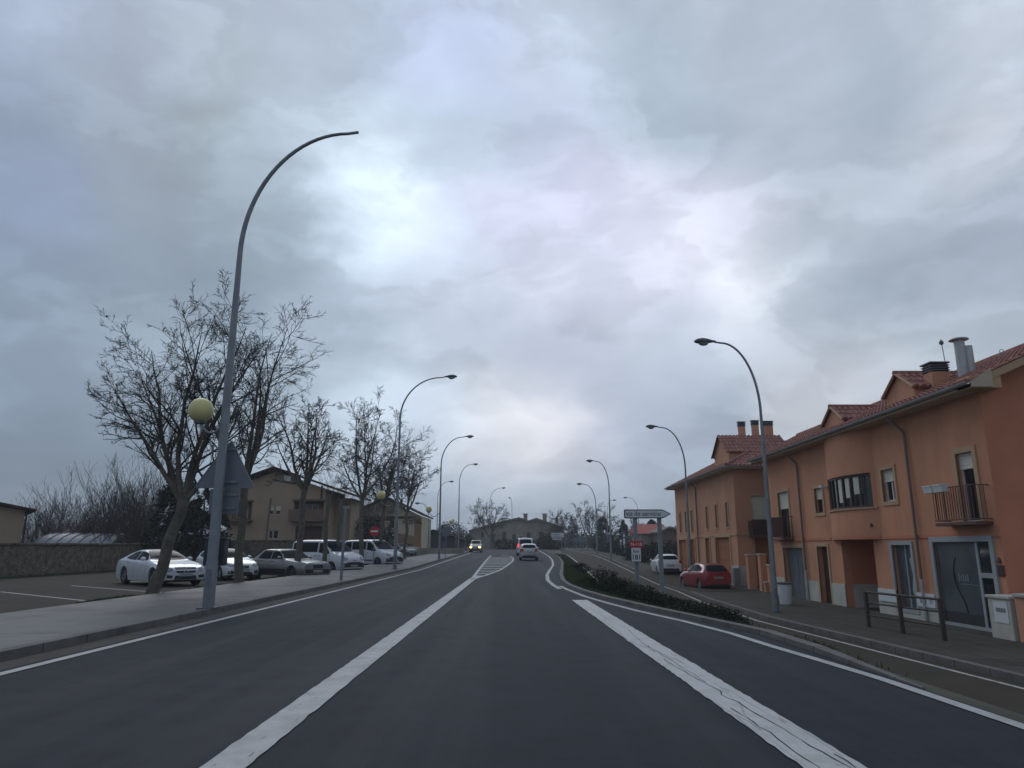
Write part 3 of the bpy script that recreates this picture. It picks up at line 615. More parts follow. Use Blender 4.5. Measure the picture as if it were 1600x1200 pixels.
a, b = D(986, 856, SY-.1), D(1003, 878, SY-.1)
m_ = MB(); m_.prism(rounded([(a.x,a.z),(b.x,a.z),(b.x,b.z),(a.x,b.z)], .03), 'y', SY-.05, SY-.02); m_.build('border_panel', M['signblack'], ks)
m_ = MB(); m_.prism(rounded([(a.x+.015,a.z),(b.x-.015,a.z),(b.x-.015,b.z+.015),(a.x+.015,b.z+.015)], .03), 'y', SY-.054, SY-.049); m_.build('panel', M['signwhite'], ks)
xm = (a.x+b.x)/2
text('km', .16, M['signblack'], 'lettering', ks, face_cam(xm, SY-.056, a.z-.12), .002, 1, .003)
text('181', .25, M['signblack'], 'lettering', ks, face_cam(xm+.005, SY-.056, a.z-.33), .002, .9, .004)
c, d = D(984, 845, SY-.1), D(1005.5, 856, SY-.1)
m_ = MB(); m_.prism(rounded([(c.x,c.z),(d.x,c.z),(d.x,a.z+.004),(c.x,a.z+.004)], .025), 'y', SY-.06, SY-.02); m_.build('red_plate', M['signred'], ks)
text('N-110', .155, M['signlight'], 'lettering', ks, face_cam((c.x+d.x)/2, SY-.062, (c.z+a.z)/2), .002, 1.0, .0)
m_ = MB(); m_.box(xm-.05, xm+.05, SY-.019, SY+.054, b.z+.1, a.z-.05); m_.build('clamp', M['pole'], ks)

# thin damp air
hz = MB(); hz.box(-720, 720, -110, 930, -3.6, 40)
hm = bpy.data.materials.new('haze'); hm.use_nodes = True; hn = hm.node_tree; hn.nodes.remove(hn.nodes['Principled BSDF']); pv = hn.nodes.new('ShaderNodeVolumePrincipled')
pv.inputs['Color'].default_value = (.93,.96,1,1); pv.inputs['Density'].default_value = .0008; hn.links.new(pv.outputs[0], hn.nodes['Material Output'].inputs['Volume'])
tag(hz.build('haze', hm), kind='stuff')
# ------------------------------------------------------------ orange houses on the right
FX = 12.6; YN, YF = 18.9, 36.0; ZG = -.86; ZE = 5.45
def wall(mb, axis, c, a0, a1, z0, z1, holes, th, into):
    """upright wall at plane axis=c spanning a0..a1, rectangular holes [(a,b,z0,z1)], thickness th towards `into` (+1/-1)"""
    as_ = sorted(set([a0, a1]+[v for h in holes for v in h[:2] if a0 < v < a1])); zs_ = sorted(set([z0, z1]+[v for h in holes for v in h[2:4] if z0 < v < z1]))
    c2 = c+th*into
    def P(a, z, cc): return (cc, a, z) if axis == 'x' else (a, cc, z)
    for i in range(len(as_)-1):
        for j in range(len(zs_)-1):
            ac, zc = (as_[i]+as_[i+1])/2, (zs_[j]+zs_[j+1])/2
            if any(h[0] < ac < h[1] and h[2] < zc < h[3] for h in holes): continue
            for cc in (c, c2): mb.add([P(as_[i],zs_[j],cc),P(as_[i+1],zs_[j],cc),P(as_[i+1],zs_[j+1],cc),P(as_[i],zs_[j+1],cc)], [(0,1,2,3)])
    for h in holes+[(a0, a1, z0, z1)]:
        q = [(h[0],h[2]),(h[1],h[2]),(h[1],h[3]),(h[0],h[3])]
        for i in range(4):
            (a, z), (b, y) = q[i], q[(i+1) % 4]; mb.add([P(a,z,c),P(b,y,c),P(b,y,c2),P(a,z,c2)], [(0,1,2,3)])
def surround(mb, axis, c, h, wd, proud, into, bottom=True):
    """trim frame round a hole, standing proud of the wall"""
    a, b, z0, z1 = h; o = sorted((c-proud*into, c+.03*into))
    parts = [(a-wd, b+wd, z1, z1+wd), (a-wd, a, z0, z1), (b, b+wd, z0, z1)]
    if bottom: parts.append((a-wd, b+wd, z0-wd, z0))
    for p in parts:
        if axis == 'x': mb.box(o[0], o[1], p[0], p[1], p[2], p[3])
        else: mb.box(p[0], p[1], o[0], o[1], p[2], p[3])
def window(parent, axis, c, h, into, depth=.16, blind=.3, frame='brownframe', glass='glass', cols=2, trim='cream', tw=.13, sill=True, name='window', rails=()):
    a, b, z0, z1 = h; fr = MB(); cin = c+depth*into
    def bx(m, a_, b_, z_, y_, d0, d1):
        o = sorted((c+d0*into, c+d1*into))
        m.box(o[0], o[1], a_, b_, z_, y_) if axis == 'x' else m.box(a_, b_, o[0], o[1], z_, y_)
    f = .055
    zt = z1-blind*(z1-z0)
    bx(fr, a, a+f, z0, z1, depth-.05, depth+.01); bx(fr, b-f, b, z0, z1, depth-.05, depth+.01)
    bx(fr, a+f, b-f, z0, z0+f, depth-.05, depth+.01); bx(fr, a+f, b-f, z1-f, z1, depth-.05, depth+.01)
    for i in range(1, cols): x = lerp(a, b, i/cols); bx(fr, x-f*.6, x+f*.6, z0+f, z1-f, depth-.048, depth+.01)
    for rz_ in rails: bx(fr, a+f, b-f, rz_-.03, rz_+.03, depth-.046, depth+.01)
    o = fr.build(name, M[frame], parent)
    g = MB(); bx(g, a+.01, b-.01, z0+.01, z1-.01, depth-.012, depth+.002); g.build('pane', M[glass], o)
    if blind:
        s = MB(); k = max(2, int((z1-zt)/.07))
        for i in range(k):
            za, zb = lerp(zt, z1-.003, i/k), lerp(zt, z1-.003, (i+1)/k); bx(s, a+.012, b-.012, za+.006, zb, depth-.085, depth-.06)
        bx(s, a+.012, b-.012, zt-.03, zt+.006, depth-.09, depth-.058)
        s.build('blind', M['shutter'], o)
    if trim:
        t = MB(); surround(t, axis, c, h, tw, .035, into, bottom=sill); t.build('surround', M[trim], o)
    return o
def tiled(name, O, A, S, la, smax, smin=None, parent=None, m='roof_tile', wv=.24, row=.42, hgt=.055):
    """barrel-tiled roof plane: O corner at the eave, A along the eave, S up the slope"""
    O, A, S = Vector(O), Vector(A).normalized(), Vector(S).normalized(); N = A.cross(S).normalized()
    if N.z < 0: N = -N
    b = MB(); k = int(la/wv)
    for i in range(k):
        ac = (i+.5)*wv; s0 = smin(ac) if smin else 0; s1 = smax(ac)
        if s1-s0 < .1: continue
        ss = [s0]; q = math.ceil((s0+.01)/row)*row
        while q < s1-.01: ss.append(q); q += row
        ss.append(s1); vs = []; fs = []
        prof = [(0,0),(.16,.6),(.36,1),(.6,1),(.80,.6),(.94,0),(1,0)]; m_ = len(prof)
        jig = random.uniform(-.012, .012)
        for j in range(len(ss)-1):
            for s_, up in ((ss[j], .028), (ss[j+1], 0)):
                for (pa, ph) in prof: vs.append(O+A*(i*wv+pa*wv)+S*(s_+jig)+N*(ph*hgt+up*(1 if ph > 0 else .4)))
            base = 2*j*m_
            fs += [(base+t, base+t+1, base+m_+t+1, base+m_+t) for t in range(m_-1)]
            if j > 0: fs += [(base-m_+t, base-m_+t+1, base+t+1, base+t) for t in range(m_-1)]
        vs0 = len(vs); vs += [v-N*.1 for v in vs[:m_]]
        fs += [(vs0+t, vs0+t+1, t+1, t) for t in range(m_-1)]
        b.add(vs, fs)
    return b.build(name, M[m], parent, fixn=False)
def P2(px, py): return F(px, py, FX)
def rect(px0, py0, px1, py1):                                   # a hole of the facade from two pixel corners (left-top, right-bottom)
    a, b = P2(px0, (py0)), P2(px1, py1); return [b.y, a.y, None, None]
H1 = empty('terraced_house', (0,0,0), 0, 'orange rendered two-storey terraced house with tiled roof, bow window and shop front on the right', 'house')
holes = dict(
 balc0=(33.0,34.3,1.75,3.85), w1=(29.35,30.1,2.72,3.72), w2=(23.72,24.52,2.84,3.9), balc=(19.55,20.3,2.02,3.92),
 garage=(31.85,34.15,ZG,1.32), door=(29.35,30.35,ZG,1.38), narrow=(23.2,24.35,-.55,1.42), shop=(19.35,21.95,ZG,1.5), porch=(25.6,28.1,ZG,1.62))
wb = MB(); wall(wb, 'x', FX, YN, YF, ZG-.3, ZE, list(holes.values()), .3, 1)
wb.box(FX+.3, 21, YF-.3, YF, ZG-.3, ZE)
wo = wb.build('wall', M['stucco'], H1)
# gable end facing the camera
gz = lambda x: ZE+.22+(x-FX)*.44
ge = MB(); hx = (14.35, 15.6, 2.2, 4.1)
wall(ge, 'y', YN-.006, FX+.003, 21, ZG-.3, ZE, [hx], .3, 1)
ge.add([(FX+.002,YN-.006,ZE),(21,YN-.006,ZE),(21,YN-.006,gz(17)-(21-17)*.44),(17,YN-.006,gz(17)),(FX+.002,YN-.006,gz(FX))], [(0,1,2,3,4)])
ge.build('gable_wall', M['stucco_red'], H1)
window(H1, 'y', YN, hx, 1, blind=.3, frame='brownframe')
# string course, plinth
for a0, a1 in ((YN, 24.9), (28.95, YF)): MB().box(FX-.035, FX+.02, a0, a1, 1.62, 1.72).build('string_course', M['stucco_red'], H1)
zp = ZG+.84
edges = [(YN,19.35-.16),(21.95+.16,23.2-.0),(23.2,24.35),(24.35,25.6),(28.1,29.35-.12),(30.35+.12,31.85-.13),(34.15+.13,YF)]
for a0, a1 in edges:
    top_ = zp if not (a0 == 23.2) else -.60
    MB().box(FX-.03, FX+.02, a0, a1, ZG-.1, top_).build('plinth', M['plinth'], H1)
# upper windows
window(H1, 'x', FX, holes['w1'], 1, blind=.42)
window(H1, 'x', FX, holes['w2'], 1, blind=.36, frame='whiteframe', cols=2)
wB = window(H1, 'x', FX, holes['balc'], 1, blind=.22, frame='whiteframe', cols=1, name='balcony_door', sill=False, tw=.16)
window(H1, 'x', FX, holes['balc0'], 1, blind=.35, cols=1, name='balcony_door', sill=False)
def balcony(parent, x, y0, y1, z, out=.45, h=.95, m='redrail', solid=False, step=.11):
    b = MB(); b.bbox(x-out, x+.0, y0, y1, z-.09, z, .01); o = b.build('balcony', M[m], parent)
    r_ = MB()
    for zz in (z+.06, z+h): r_.box(x-out, x-out+.03, y0, y1, zz-.015, zz+.015); [r_.box(x-out+.03, x, yy, yy+.03, zz-.015, zz+.015) for yy in (y0, y1-.03)]
    y = y0+.05
    while y < y1-.04: r_.box(x-out+.008, x-out+.024, y, y+.016, z+.06, z+h-.014); y += step
    xx = x-out+.1
    while xx < x-.03:
        for yy in (y0+.007, y1-.023): r_.box(xx, xx+.016, yy, yy+.016, z+.06, z+h-.014)
        xx += step
    if solid: r_.box(x-out+.03, x-out+.05, y0+.03, y1-.03, z+.04, z+h-.03)
    r_.build('railing', M[m], o); return o
bo = balcony(H1, FX, 19.1, 20.95, 2.02)
balcony(H1, FX, 32.7, 34.5, 1.74, out=.5, solid=True)
for y0 in (20.12, 20.62):
    t = empty('planter', (FX-.53, y0, 2.98), 0, 'white plastic planter box hung on the balcony rail, '+('nearer to the balcony door' if y0 < 20.3 else 'on the far corner of the rail'), 'planter', 'planters on the balcony')
    b = MB(); b.prism([(-.09,-.12),(.09,-.12),(.12,.08),(-.12,.08)], 'y', 0, .42); b.build('trough', M['whiteframe'], t)
    b = MB(); b.box(-.13,.13,-.005,.425,.06,.095); b.build('lip', M['whiteframe'], t)
# bow: curved bay between Y 25 and 28.7
BY0, BY1, SAG = 24.95, 28.75, .48; BC = (BY0+BY1)/2; hw = (BY1-BY0)/2; RB = (hw*hw+SAG*SAG)/(2*SAG); BXC = FX-SAG+RB
def bow(y, off=0): return BXC-math.sqrt((RB+off)**2-(y-BC)**2)
def bowband(mb, z0, z1, off, th, y0=BY0, y1=BY1, n=26, ends=True):
    ys = [lerp(y0, y1, i/n) for i in range(n+1)]; vs = []
    for y in ys: vs += [(bow(y, off),y,z0),(bow(y, off),y,z1),(bow(y, off)+th,y,z1),(bow(y, off)+th,y,z0)]
    fs = [(4*i+a, 4*i+(a+1) % 4, 4*i+4+(a+1) % 4, 4*i+4+a) for i in range(n) for a in range(4)]
    fs += [(0,1,2,3), (4*n,4*n+1,4*n+2,4*n+3)]; mb.add(vs, fs)
bwb = MB(); bowband(bwb, 1.74, 2.70, 0, .25); bowband(bwb, 3.9, ZE, 0, .25); bowband(bwb, 2.70, 3.9, 0, .25, 24.95, 25.12, 3); bowband(bwb, 2.70, 3.9, 0, .25, 28.6, 28.75, 3)
bay = bwb.build('bow_wall', M['stucco'], H1, smooth=40)
bb = MB(); ys = [lerp(BY0, BY1, i/20) for i in range(21)]
bb.add([(bow(y, .04), y, z) for z in (1.62, 1.74) for y in ys]+[(FX, BY0, 1.62),(FX, BY1, 1.62)], [(i, i+1, 22+i-0, 21+i) for i in range(20)]+[tuple(list(range(21))+[43, 42])])
bb.build('bow_floor', M['stucco_red'], bay)
b = MB(); bowband(b, 2.66, 2.72, .05, .3); b.build('sill', M['cream'], bay)
g = MB(); bowband(g, 2.72, 3.9, -.10, .02, 25.12, 28.6); wv_ = g.build('bow_window', M['glass'], bay, smooth=40)
b = MB()
for z0, z1 in ((2.72,2.79),(3.83,3.9)): bowband(b, z0, z1, -.05, .07, 25.12, 28.6)
for i in range(8):
    y = lerp(25.14, 28.56, i/7); wd = .07; bowband(b, 2.79, 3.83, -.048, .07, y-.02, y+wd-.02, 2)
b.build('mullions', M['brownframe'], wv_)
b = MB()
for i, (t0, t1, zt) in enumerate([(.02,.13,3.2),(.18,.27,3.1),(.31,.42,2.95)]): bowband(b, zt, 3.8, -.085, .01, lerp(25.12, 28.6, t0+.12), lerp(25.12, 28.6, t1+.12), 3)
b.build('curtain', M['shutter'], wv_)
b = MB(); b.lathe([(.06,0),(.06,.03)], 12, Matrix.Translation((bow(25.25)-.02,25.25,2.1)) @ Matrix.Rotation(R(-90),4,'Y')); b.build('vent', M['trim'], bay)
# porch recess under the bow
pr_ = MB(); pr_.box(FX+.301, FX+1.4, 25.3, 25.6, ZG, 1.9); pr_.box(FX+.301, FX+1.4, 28.1, 28.4, ZG, 1.9); pr_.box(FX+.3, FX+1.4, 25.6, 28.1, 1.62, 1.9); pr_.box(FX+1.4, FX+1.6, 25.3, 28.4, ZG, 1.9)
pr_.build('porch', M['stucco_red'], H1)
b = MB(); b.box(FX+1.36, FX+1.398, 25.602, 28.098, ZG, zp); b.box(FX+.302, FX+1.36, 28.06, 28.098, ZG, zp); b.build('porch_plinth', M['plinth'], H1)
b = MB(); b.bbox(FX+1.28, FX+1.38, 26.6, 27.3, .15, .75, .01); b.build('letter_box', M['brownframe'], H1)
# garage, door
def shutter_door(parent, axis, c, h, into, m='roller', name='garage_door', pitch=.09, dep=.2, trim='cream', tw=.15):
    a, b_, z0, z1 = h; s = MB(); z = z0
    while z < z1-.01:
        z2 = min(z+pitch, z1); o = sorted((c+dep*into, c+(dep+.02)*into)); o2 = sorted((c+(dep-.012)*into, c+(dep+.02)*into))
        if axis == 'x': s.box(o2[0], o2[1], a+.003, b_-.003, z+.018, z2); s.box(o[0], o[1], a+.003, b_-.003, z, z+.018)
        else: s.box(a+.003, b_-.003, o2[0], o2[1], z+.018, z2); s.box(a+.003, b_-.003, o[0], o[1], z, z+.018)
        z = z2
    o = s.build(name, M[m], parent)
    if trim: t = MB(); surround(t, axis, c, h, tw, .035, into, bottom=False); t.build('surround', M[trim], o)
    return o
gd = shutter_door(H1, 'x', FX, holes['garage'], 1)
b = MB()
for pts in ([(33.3,1.0),(33.0,.9),(32.95,.2),(33.2,-.3),(33.35,.3)], [(32.6,.2),(32.3,.55),(32.35,.7),(32.6,.6)], [(33.2,-.4),(32.9,-.75),(33.35,-.65)]): b.prism(pts, 'x', FX+.176, FX+.187)
b.build('graffiti_stain', mat('faded_graffiti', (.10,.10,.135), .6, var=.2), gd)
d1_ = MB(); d1_.box(FX+.2, FX+.24, 29.35, 30.35, ZG, 1.38); do = d1_.build('door', M['brownframe'], H1)
b = MB(); surround(b, 'x', FX, holes['door'], .12, .035, 1, bottom=False); b.build('surround', M['cream'], do)
b = MB(); b.tube([(FX+.17,29.5,.1),(FX+.17,29.5,.3)], .012, 6); b.box(FX+.165,FX+.198,29.49,29.51,.12,.14); b.build('handle', M['chrome'], do)
# shop
sh = holes['shop']
so_ = MB(); surround(so_, 'x', FX, sh, .15, .05, 1, bottom=False); sf = so_.build('shop_front', M['greyframe'], H1)
b = MB(); b.box(FX+.02,FX+.10,19.95,20.05,ZG+.02,1.5); b.box(FX+.02,FX+.10,19.35,19.95,.55,.68); b.box(FX+.015,FX+.3,19.35,21.95,ZG,ZG+.12)
b.build('frame_bars', M['greyframe'], sf)
b = MB(); b.box(FX+.05,FX+.06,20.05,21.95,ZG+.12,1.5); b.build('pane', M['shopglass'], sf)
b = MB(); b.box(FX+.05,FX+.06,19.35,19.95,ZG+.12,.55); b.box(FX+.05,FX+.06,19.35,19.95,.68,1.5); b.build('shop_door', M['glass'], sf)
b = MB(); b.box(FX+.03,FX+.049,20.05,21.9,ZG+.12,ZG+.42); b.build('lower_panel', M['trim'], sf)
crv = [(21.02,1.08),(21.12,.95),(21.2,.7),(21.2,.45),(21.1,.2),(20.95,.0),(20.82,-.2),(20.78,-.4),(20.82,-.55)]
b = MB(); b.tube([(FX+.045, y, z) for y, z in crv], [.006,.015,.022,.026,.028,.028,.024,.016,.006], 6); b.build('window_emblem', M['signblack'], sf)
b = MB(); fadeg = mat('faded_lettering', (.16,.18,.19), .5, var=.1)
for i, (y, hgt) in enumerate([(20.98,.2),(20.88,.16),(20.78,.2),(20.68,.16),(20.58,.2)]): b.box(FX+.044, FX+.049, y-.028, y+.028, .42, .42+hgt)
b.box(FX+.044,FX+.049,20.15,20.95,.33,.35); b.build('faded_letters', fadeg, sf)
nw = holes['narrow']; o = MB(); surround(o, 'x', FX, nw, .12, .05, 1, bottom=True); nf = o.build('narrow_window', M['greyframe'], H1)
b = MB(); b.box(FX+.12,FX+.13,nw[0],nw[1],nw[2],nw[3]); b.build('pane', M['shopglass'], nf)
b = MB(); b.box(FX+.08,FX+.119,23.72,23.77,nw[2],nw[3]); b.build('mullion', M['greyframe'], nf)
b = MB(); b.prism([(23.35,1.1),(23.6,1.0),(23.5,.5),(23.62,.0),(23.45,-.3),(23.3,.3)], 'x', FX+.112, FX+.118); b.build('poster', M['greyframe'], nf)
b = MB(); b.prism(rounded([(19.0,.95),(19.13,.95),(19.13,1.0),(19.06,1.1),(19.0,1.0)], .01), 'x', FX-.03, FX-.005); b.box(FX-.03,FX-.005,18.93,19.15,.62,.9); 
b.build('wall_plaque', M['brownframe'], H1)
# notice boards behind the railing, fixed to the plinth
for i, (y0, y1, lab) in enumerate([(22.15,23.1,'white notice board with dark blurred lettering low on the orange wall behind the railing'),(24.35,25.5,'blank white board low on the orange wall behind the railing')]):
    t = empty('notice_board', (0,0,0), 0, lab, 'notice board')
    b = MB(); b.bbox(FX-.07, FX-.035, y0, y1, -.42, -.02, .006); b.build('board', M['signwhite'], t)
    if i == 0:
        rr = random.Random(4)
        for (ya, n_) in ((22.92, 5), (22.42, 3)):
            b = MB()
            for k in range(n_):
                yk = ya-k*.075; b.box(FX-.074, FX-.071, yk-.022, yk-.006, -.31, -.16); b.box(FX-.074, FX-.071, yk-.006, yk+.022, rr.choice([-.31,-.25,-.19]), rr.choice([-.16,-.2]))
            b.build('blurred_lettering', fadeg, t)
# meter cabinet
mc = empty('meter_cabinet', (0,0,0), 0, 'pale stone meter cabinet against the wall right of the shop door', 'meter cabinet')
q0 = F(1549, 957, 11.75)
b = MB(); b.bbox(11.97, FX-.04, 17.98, 18.8, ZG-.05, .12, .015); b.build('cabinet', M['plinth'], mc)
b = MB(); b.bbox(11.93, FX-.04, 17.94, 18.84, .12, .19, .015); b.build('coping', M['plinth'], mc)
b = MB(); b.box(11.958,11.969,18.08,18.6,-.45,.05); b.build('cabinet_door', M['signwhite'], mc)
b = MB()
for k in range(6): b.box(11.953,11.957,18.16+k*.06,18.2+k*.06,-.2,-.1)
b.build('blurred_lettering', fadeg, mc)
lw = empty('garden_wall', (0,0,0), 0, 'low cream wall running on from the meter cabinet at the right edge', 'wall')
b = MB(); b.bbox(12.0, 12.5, 12.5, 17.84, ZG-.05, .2, .01); b.build('wall', M['stucco_pink'], lw); b = MB(); b.bbox(11.95,12.55,12.45,17.85,.2,.27,.01); b.build('coping', M['plinth'], lw)
# downpipes
for y in (31.55, 22.7):
    b = MB(); b.tube([(FX-.55,y,ZE+.0),(FX-.5,y,ZE-.12),(FX-.09,y,ZE-.5),(FX-.08,y,ZE-.7),(FX-.08,y,.4)], .045, 8); b.build('downpipe', M['pipe'], H1, smooth=50)
    b = MB(); b.tube([(FX-.08,y,.4),(FX-.08,y,ZG)], .052, 8); b.build('downpipe_foot', M['gutter'], H1, smooth=50)
b = MB(); b.tube([(FX-.03,28.85,3.7),(FX-.12,28.85,3.7)], .05, 8); b.bbox(FX-.3,FX-.1,28.75,28.95,3.65,3.75,.02); b.build('wall_lamp', M['signwhite'], H1)
# eaves, gutter, roof
SL = .44; A_ = math.atan(SL); YR0, YR1 = 18.3, 36.4
b = MB(); b.add([(12.02,YR0,ZE),(FX,YR0,ZE),(FX,YR1,ZE),(12.02,YR1,ZE),(12.02,YR0,ZE+.15),(12.02,YR1,ZE+.15),(FX,YR0,ZE+.5),(FX,YR1,ZE+.5)], [(0,1,2,3),(0,3,5,4),(0,4,6,1),(3,2,7,5)])
b.build('eaves', M['soffit'], H1)
b = MB(); n = 8; ring = [(-.08*math.cos(math.pi*k/n), -.075*math.sin(math.pi*k/n)) for k in range(n+1)]
ring2 = [(x*.9, z*.9) for x, z in ring[::-1]]; b.prism([(11.93+x, ZE+.14+z) for x, z in ring+ring2], 'y', YR0-.02, YR1-.3); b.build('gutter', M['gutter'], H1, smooth=60)
rx0, rz0 = 11.98, ZE+.16; XR = 17.0
smx = (XR-rx0)/math.cos(A_)
tiled('roof', (rx0, YR0, rz0), (0,1,0), (math.cos(A_),0,math.sin(A_)), 24.0, lambda a: smx if a < 18.1 else smx, smin=lambda a: 0 if a < YR1-YR0 else min(smx, (a-(YR1-YR0))*1.0), parent=H1)
zrg = rz0+(XR-rx0)*SL
b = MB(); b.add([(XR,YR0,zrg),(XR,42.3,zrg),(21.6,42.3,zrg-(21.6-XR)*SL),(21.6,YR0,zrg-(21.6-XR)*SL)], [(0,1,2,3)]); b.build('rear_roof', M['roof_tile'], H1)
b = MB(); b.tube([(XR, y, zrg+.03) for y in (YR0, 30, 42.3)], .11, 8); b.build('ridge_tiles', M['roof_tile'], H1)
b = MB(); b.add([(rx0,YR0+.02,rz0-.02),(XR,YR0+.02,zrg-.02),(XR,YR0+.02,zrg-.28),(rx0+.5,YR0+.02,rz0-.0),], [(0,1,2,3)]); b.add([(rx0+.3,YR0+.02,rz0+.1),(XR,YR0+.02,zrg-.1),(XR,YN,zrg-.28),(rx0+.3,YN,rz0-.05)], [(0,1,2,3)]); b.build('verge_board', M['cream'], H1)
b = MB(); b.box(12.02, FX+.25, YR0+.04, YN, ZE-.02, ZE+.3); b.build('eaves_end', M['cream'], H1)
def dormer(parent, yc, xf, zap, half, depth, wallm='stucco_pink'):
    zb_ = zap-half*.66; zroof = rz0+(xf-rx0)*SL
    b = MB(); b.prism([(yc-half+.14, zroof-.1),(yc+half-.14, zroof-.1),(yc+half-.14, zb_+.02),(yc, zap-.1),(yc-half+.14, zb_+.02)], 'x', xf, xf+depth); o = b.build('dormer', M[wallm], parent)
    aa = math.atan(.66); ln = half/math.cos(aa)
    for s in (-1, 1):
        L_ = depth+.35
        tiled('dormer_roof', (xf-.12, yc+s*half, zb_-.0), (1,0,0), (0,-s*math.cos(aa),math.sin(aa)), L_, lambda a: ln, parent=o)
    b = MB(); b.tube([(xf-.14,yc,zap+.03),(xf+depth+.3,yc,zap+.03)], .08, 8)
    b.build('ridge_tiles', M['roof_tile'], o)
    b = MB(); b.tube([(xf-.1,yc-half,zb_),(xf-.1,yc,zap)], .045, 5); b.tube([(xf-.1,yc+half,zb_),(xf-.1,yc,zap)], .045, 5); b.build('verge', M['cream'], o)
dormer(H1, 28.6, 13.0, 6.9, 1.0, 2.0); dormer(H1, 23.5, 13.0, 7.05, 1.0, 2.1)
# chimneys
def chimney(parent, x, Y, z0, z1, w_, d_, m='stucco_pink', cap=True):
    b = MB(); b.bbox(x-w_/2, x+w_/2, Y-d_/2, Y+d_/2, z0, z1-.32, .01); o = b.build('chimney', M[m], parent)
    if cap:
        b = MB(); b.box(x-w_/2, x+w_/2, Y-d_/2, Y+d_/2, z1-.32, z1-.08); b.build('vent_grille', M['trim'], o)
        b = MB()
        for zz in (z1-.27, z1-.19, z1-.11): b.box(x-w_/2-.03, x+w_/2+.03, Y-d_/2-.03, Y+d_/2+.03, zz-.02, zz+.01)
        b.bbox(x-w_/2-.05, x+w_/2+.05, Y-d_/2-.05, Y+d_/2+.05, z1-.05, z1, .01); b.build('cowl', M['pole_dark'], o)
t = D(1460, 568, 22.6); chimney(H1, t.x, 22.6, t.z-1.8, t.z, .55, .5)
for px, py, rad_, cap in ((1498, 533, .15, True), (1511, 541, .14, False)):
    t = D(px, py, 21.6); b = MB(); b.tube([(t.x,21.6,t.z-2.4),(t.x,21.6,t.z)], rad_, 16); o = b.build('flue_pipe', M['gutter'], H1, smooth=50)
    if cap: b = MB(); b.lathe([(rad_*.9,0),(rad_*.9,.03),(rad_*1.9,.05),(rad_*1.7,.09),(.02,.13)], 16, Matrix.Translation((t.x,21.6,t.z-.02))); b.build('flue_cap', M['gutter'], o, smooth=40)
t = D(1470, 530, 22.4); an = empty('antenna', (t.x, 22.4, t.z-1.7), 0, 'thin aerial mast standing beside the square chimney', 'antenna')
b = MB(); b.tube([(.12,0,-.8),(0,0,1.7)], .014, 6); b.build('mast', M['pole'], an); b = MB(); b.lathe([(.01,1.5),(.06,1.53),(.07,1.6),(.03,1.66)], 10); b.build('finial', M['pole_dark'], an)
t = D(1565, 549, 20.5); cy_ = MB(); cy_.tube([(t.x+.06*math.cos(k*.524), 20.5, t.z+.06*math.sin(k*.524)) for k in range(13)], .01, 5, cap=False); cy_.tube([(t.x,20.5,t.z-.06),(t.x,20.5,t.z-.5)], .01, 5); 
tag(cy_.build('aerial_loop', M['pole']), 'tiny ring-shaped aerial on the roof near the right edge', 'antenna')
# ---- second house
X2, Y2, Y2F, ZE2 = 13.05, 42.5, 58.0, 5.85; ZG2 = -.95
H2 = empty('corner_house', (0,0,0), 0, 'farther orange house with three chimneys and tall bricked-up ground floor openings', 'house')
up = [(43.9,44.35,2.55,4.0),(46.2,46.65,2.55,4.0),(48.5,48.95,2.55,4.0),(52.6,53.1,2.45,3.95),(54.4,54.9,2.45,3.95),(56.2,56.7,2.45,3.95)]
lo = [(43.9,47.0,-.75,1.95),(48.4,49.4,-.75,1.95),(52.3,53.6,-.75,1.9),(54.8,57.2,-.75,1.9)]
b = MB(); wall(b, 'x', X2, Y2, Y2F, ZG2-.3, ZE2, up+lo, .3, 1); 
f_up = (14.0, 15.6, 2.0, 4.3); f_lo = (14.05, 15.8, ZG2+.1, 1.85)
wall(b, 'y', Y2+.001, X2+.3, 21, ZG2-.3, ZE2, [f_up, f_lo], .3, 1); b.box(X2+.3, 21, Y2F-.3, Y2F, ZG2-.3, ZE2)
b.build('wall', M['stucco_pink'], H2)
for h in up: window(H2, 'x', X2, h, 1, blind=.75, cols=1, tw=.1)
window(H2, 'y', Y2, f_up, 1, blind=.8, cols=2)
for h in lo:
    q = MB(); q.box(X2+.12, X2+.2, h[0], h[1], h[2], h[3]); o = q.build('blocked_doorway', M['brickdoor'], H2)
    q = MB(); surround(q, 'x', X2, h, .16, .05, 1, bottom=False); q.build('surround', M['cream'], o)
q = MB(); q.box(f_lo[0], f_lo[1], Y2+.15, Y2+.2, f_lo[2], f_lo[3]); o = q.build('garage_door', M['brickdoor'], H2); q = MB(); surround(q, 'y', Y2, f_lo, .16, .04, 1, bottom=False); q.build('surround', M['cream'], o)
q = MB(); q.box(X2-.04, X2+.02, Y2-.0, Y2F, 2.02, 2.14); q.box(X2, 21, Y2-.04, Y2-.0, 2.02, 2.14); q.build('string_course', M['cream'], H2)
for a, b_ in ((Y2, 43.72), (47.2, 48.2), (49.6, 52.1)): MB().box(X2-.04, X2+.01, a, b_, ZG2, .3).build('plinth', M['plinth'], H2)
MB().box(X2+.011, f_lo[0]-.17, Y2-.04, Y2-.001, ZG2, .3).build('plinth', M['plinth'], H2)
q = MB(); q.bbox(X2-.35, X2+.0, Y2+.5, 50, ZG2-.1, ZG2+.2, .02); q.build('stone_step', M['plinth'], H2)
q = MB(); q.box(13.75, 16.2, Y2-.75, Y2, 1.9, 2.0); o = q.build('balcony', M['redrail'], H2); q = MB(); q.box(13.75,16.2,Y2-.75,Y2-.72,2.0,2.85); q.box(13.75,13.78,Y2-.72,Y2,2.0,2.85); q.build('balcony_screen', M['glass'], o); q = MB(); q.box(13.73,16.2,Y2-.77,Y2-.70,2.85,2.9); q.build('handrail', M['redrail'], o)
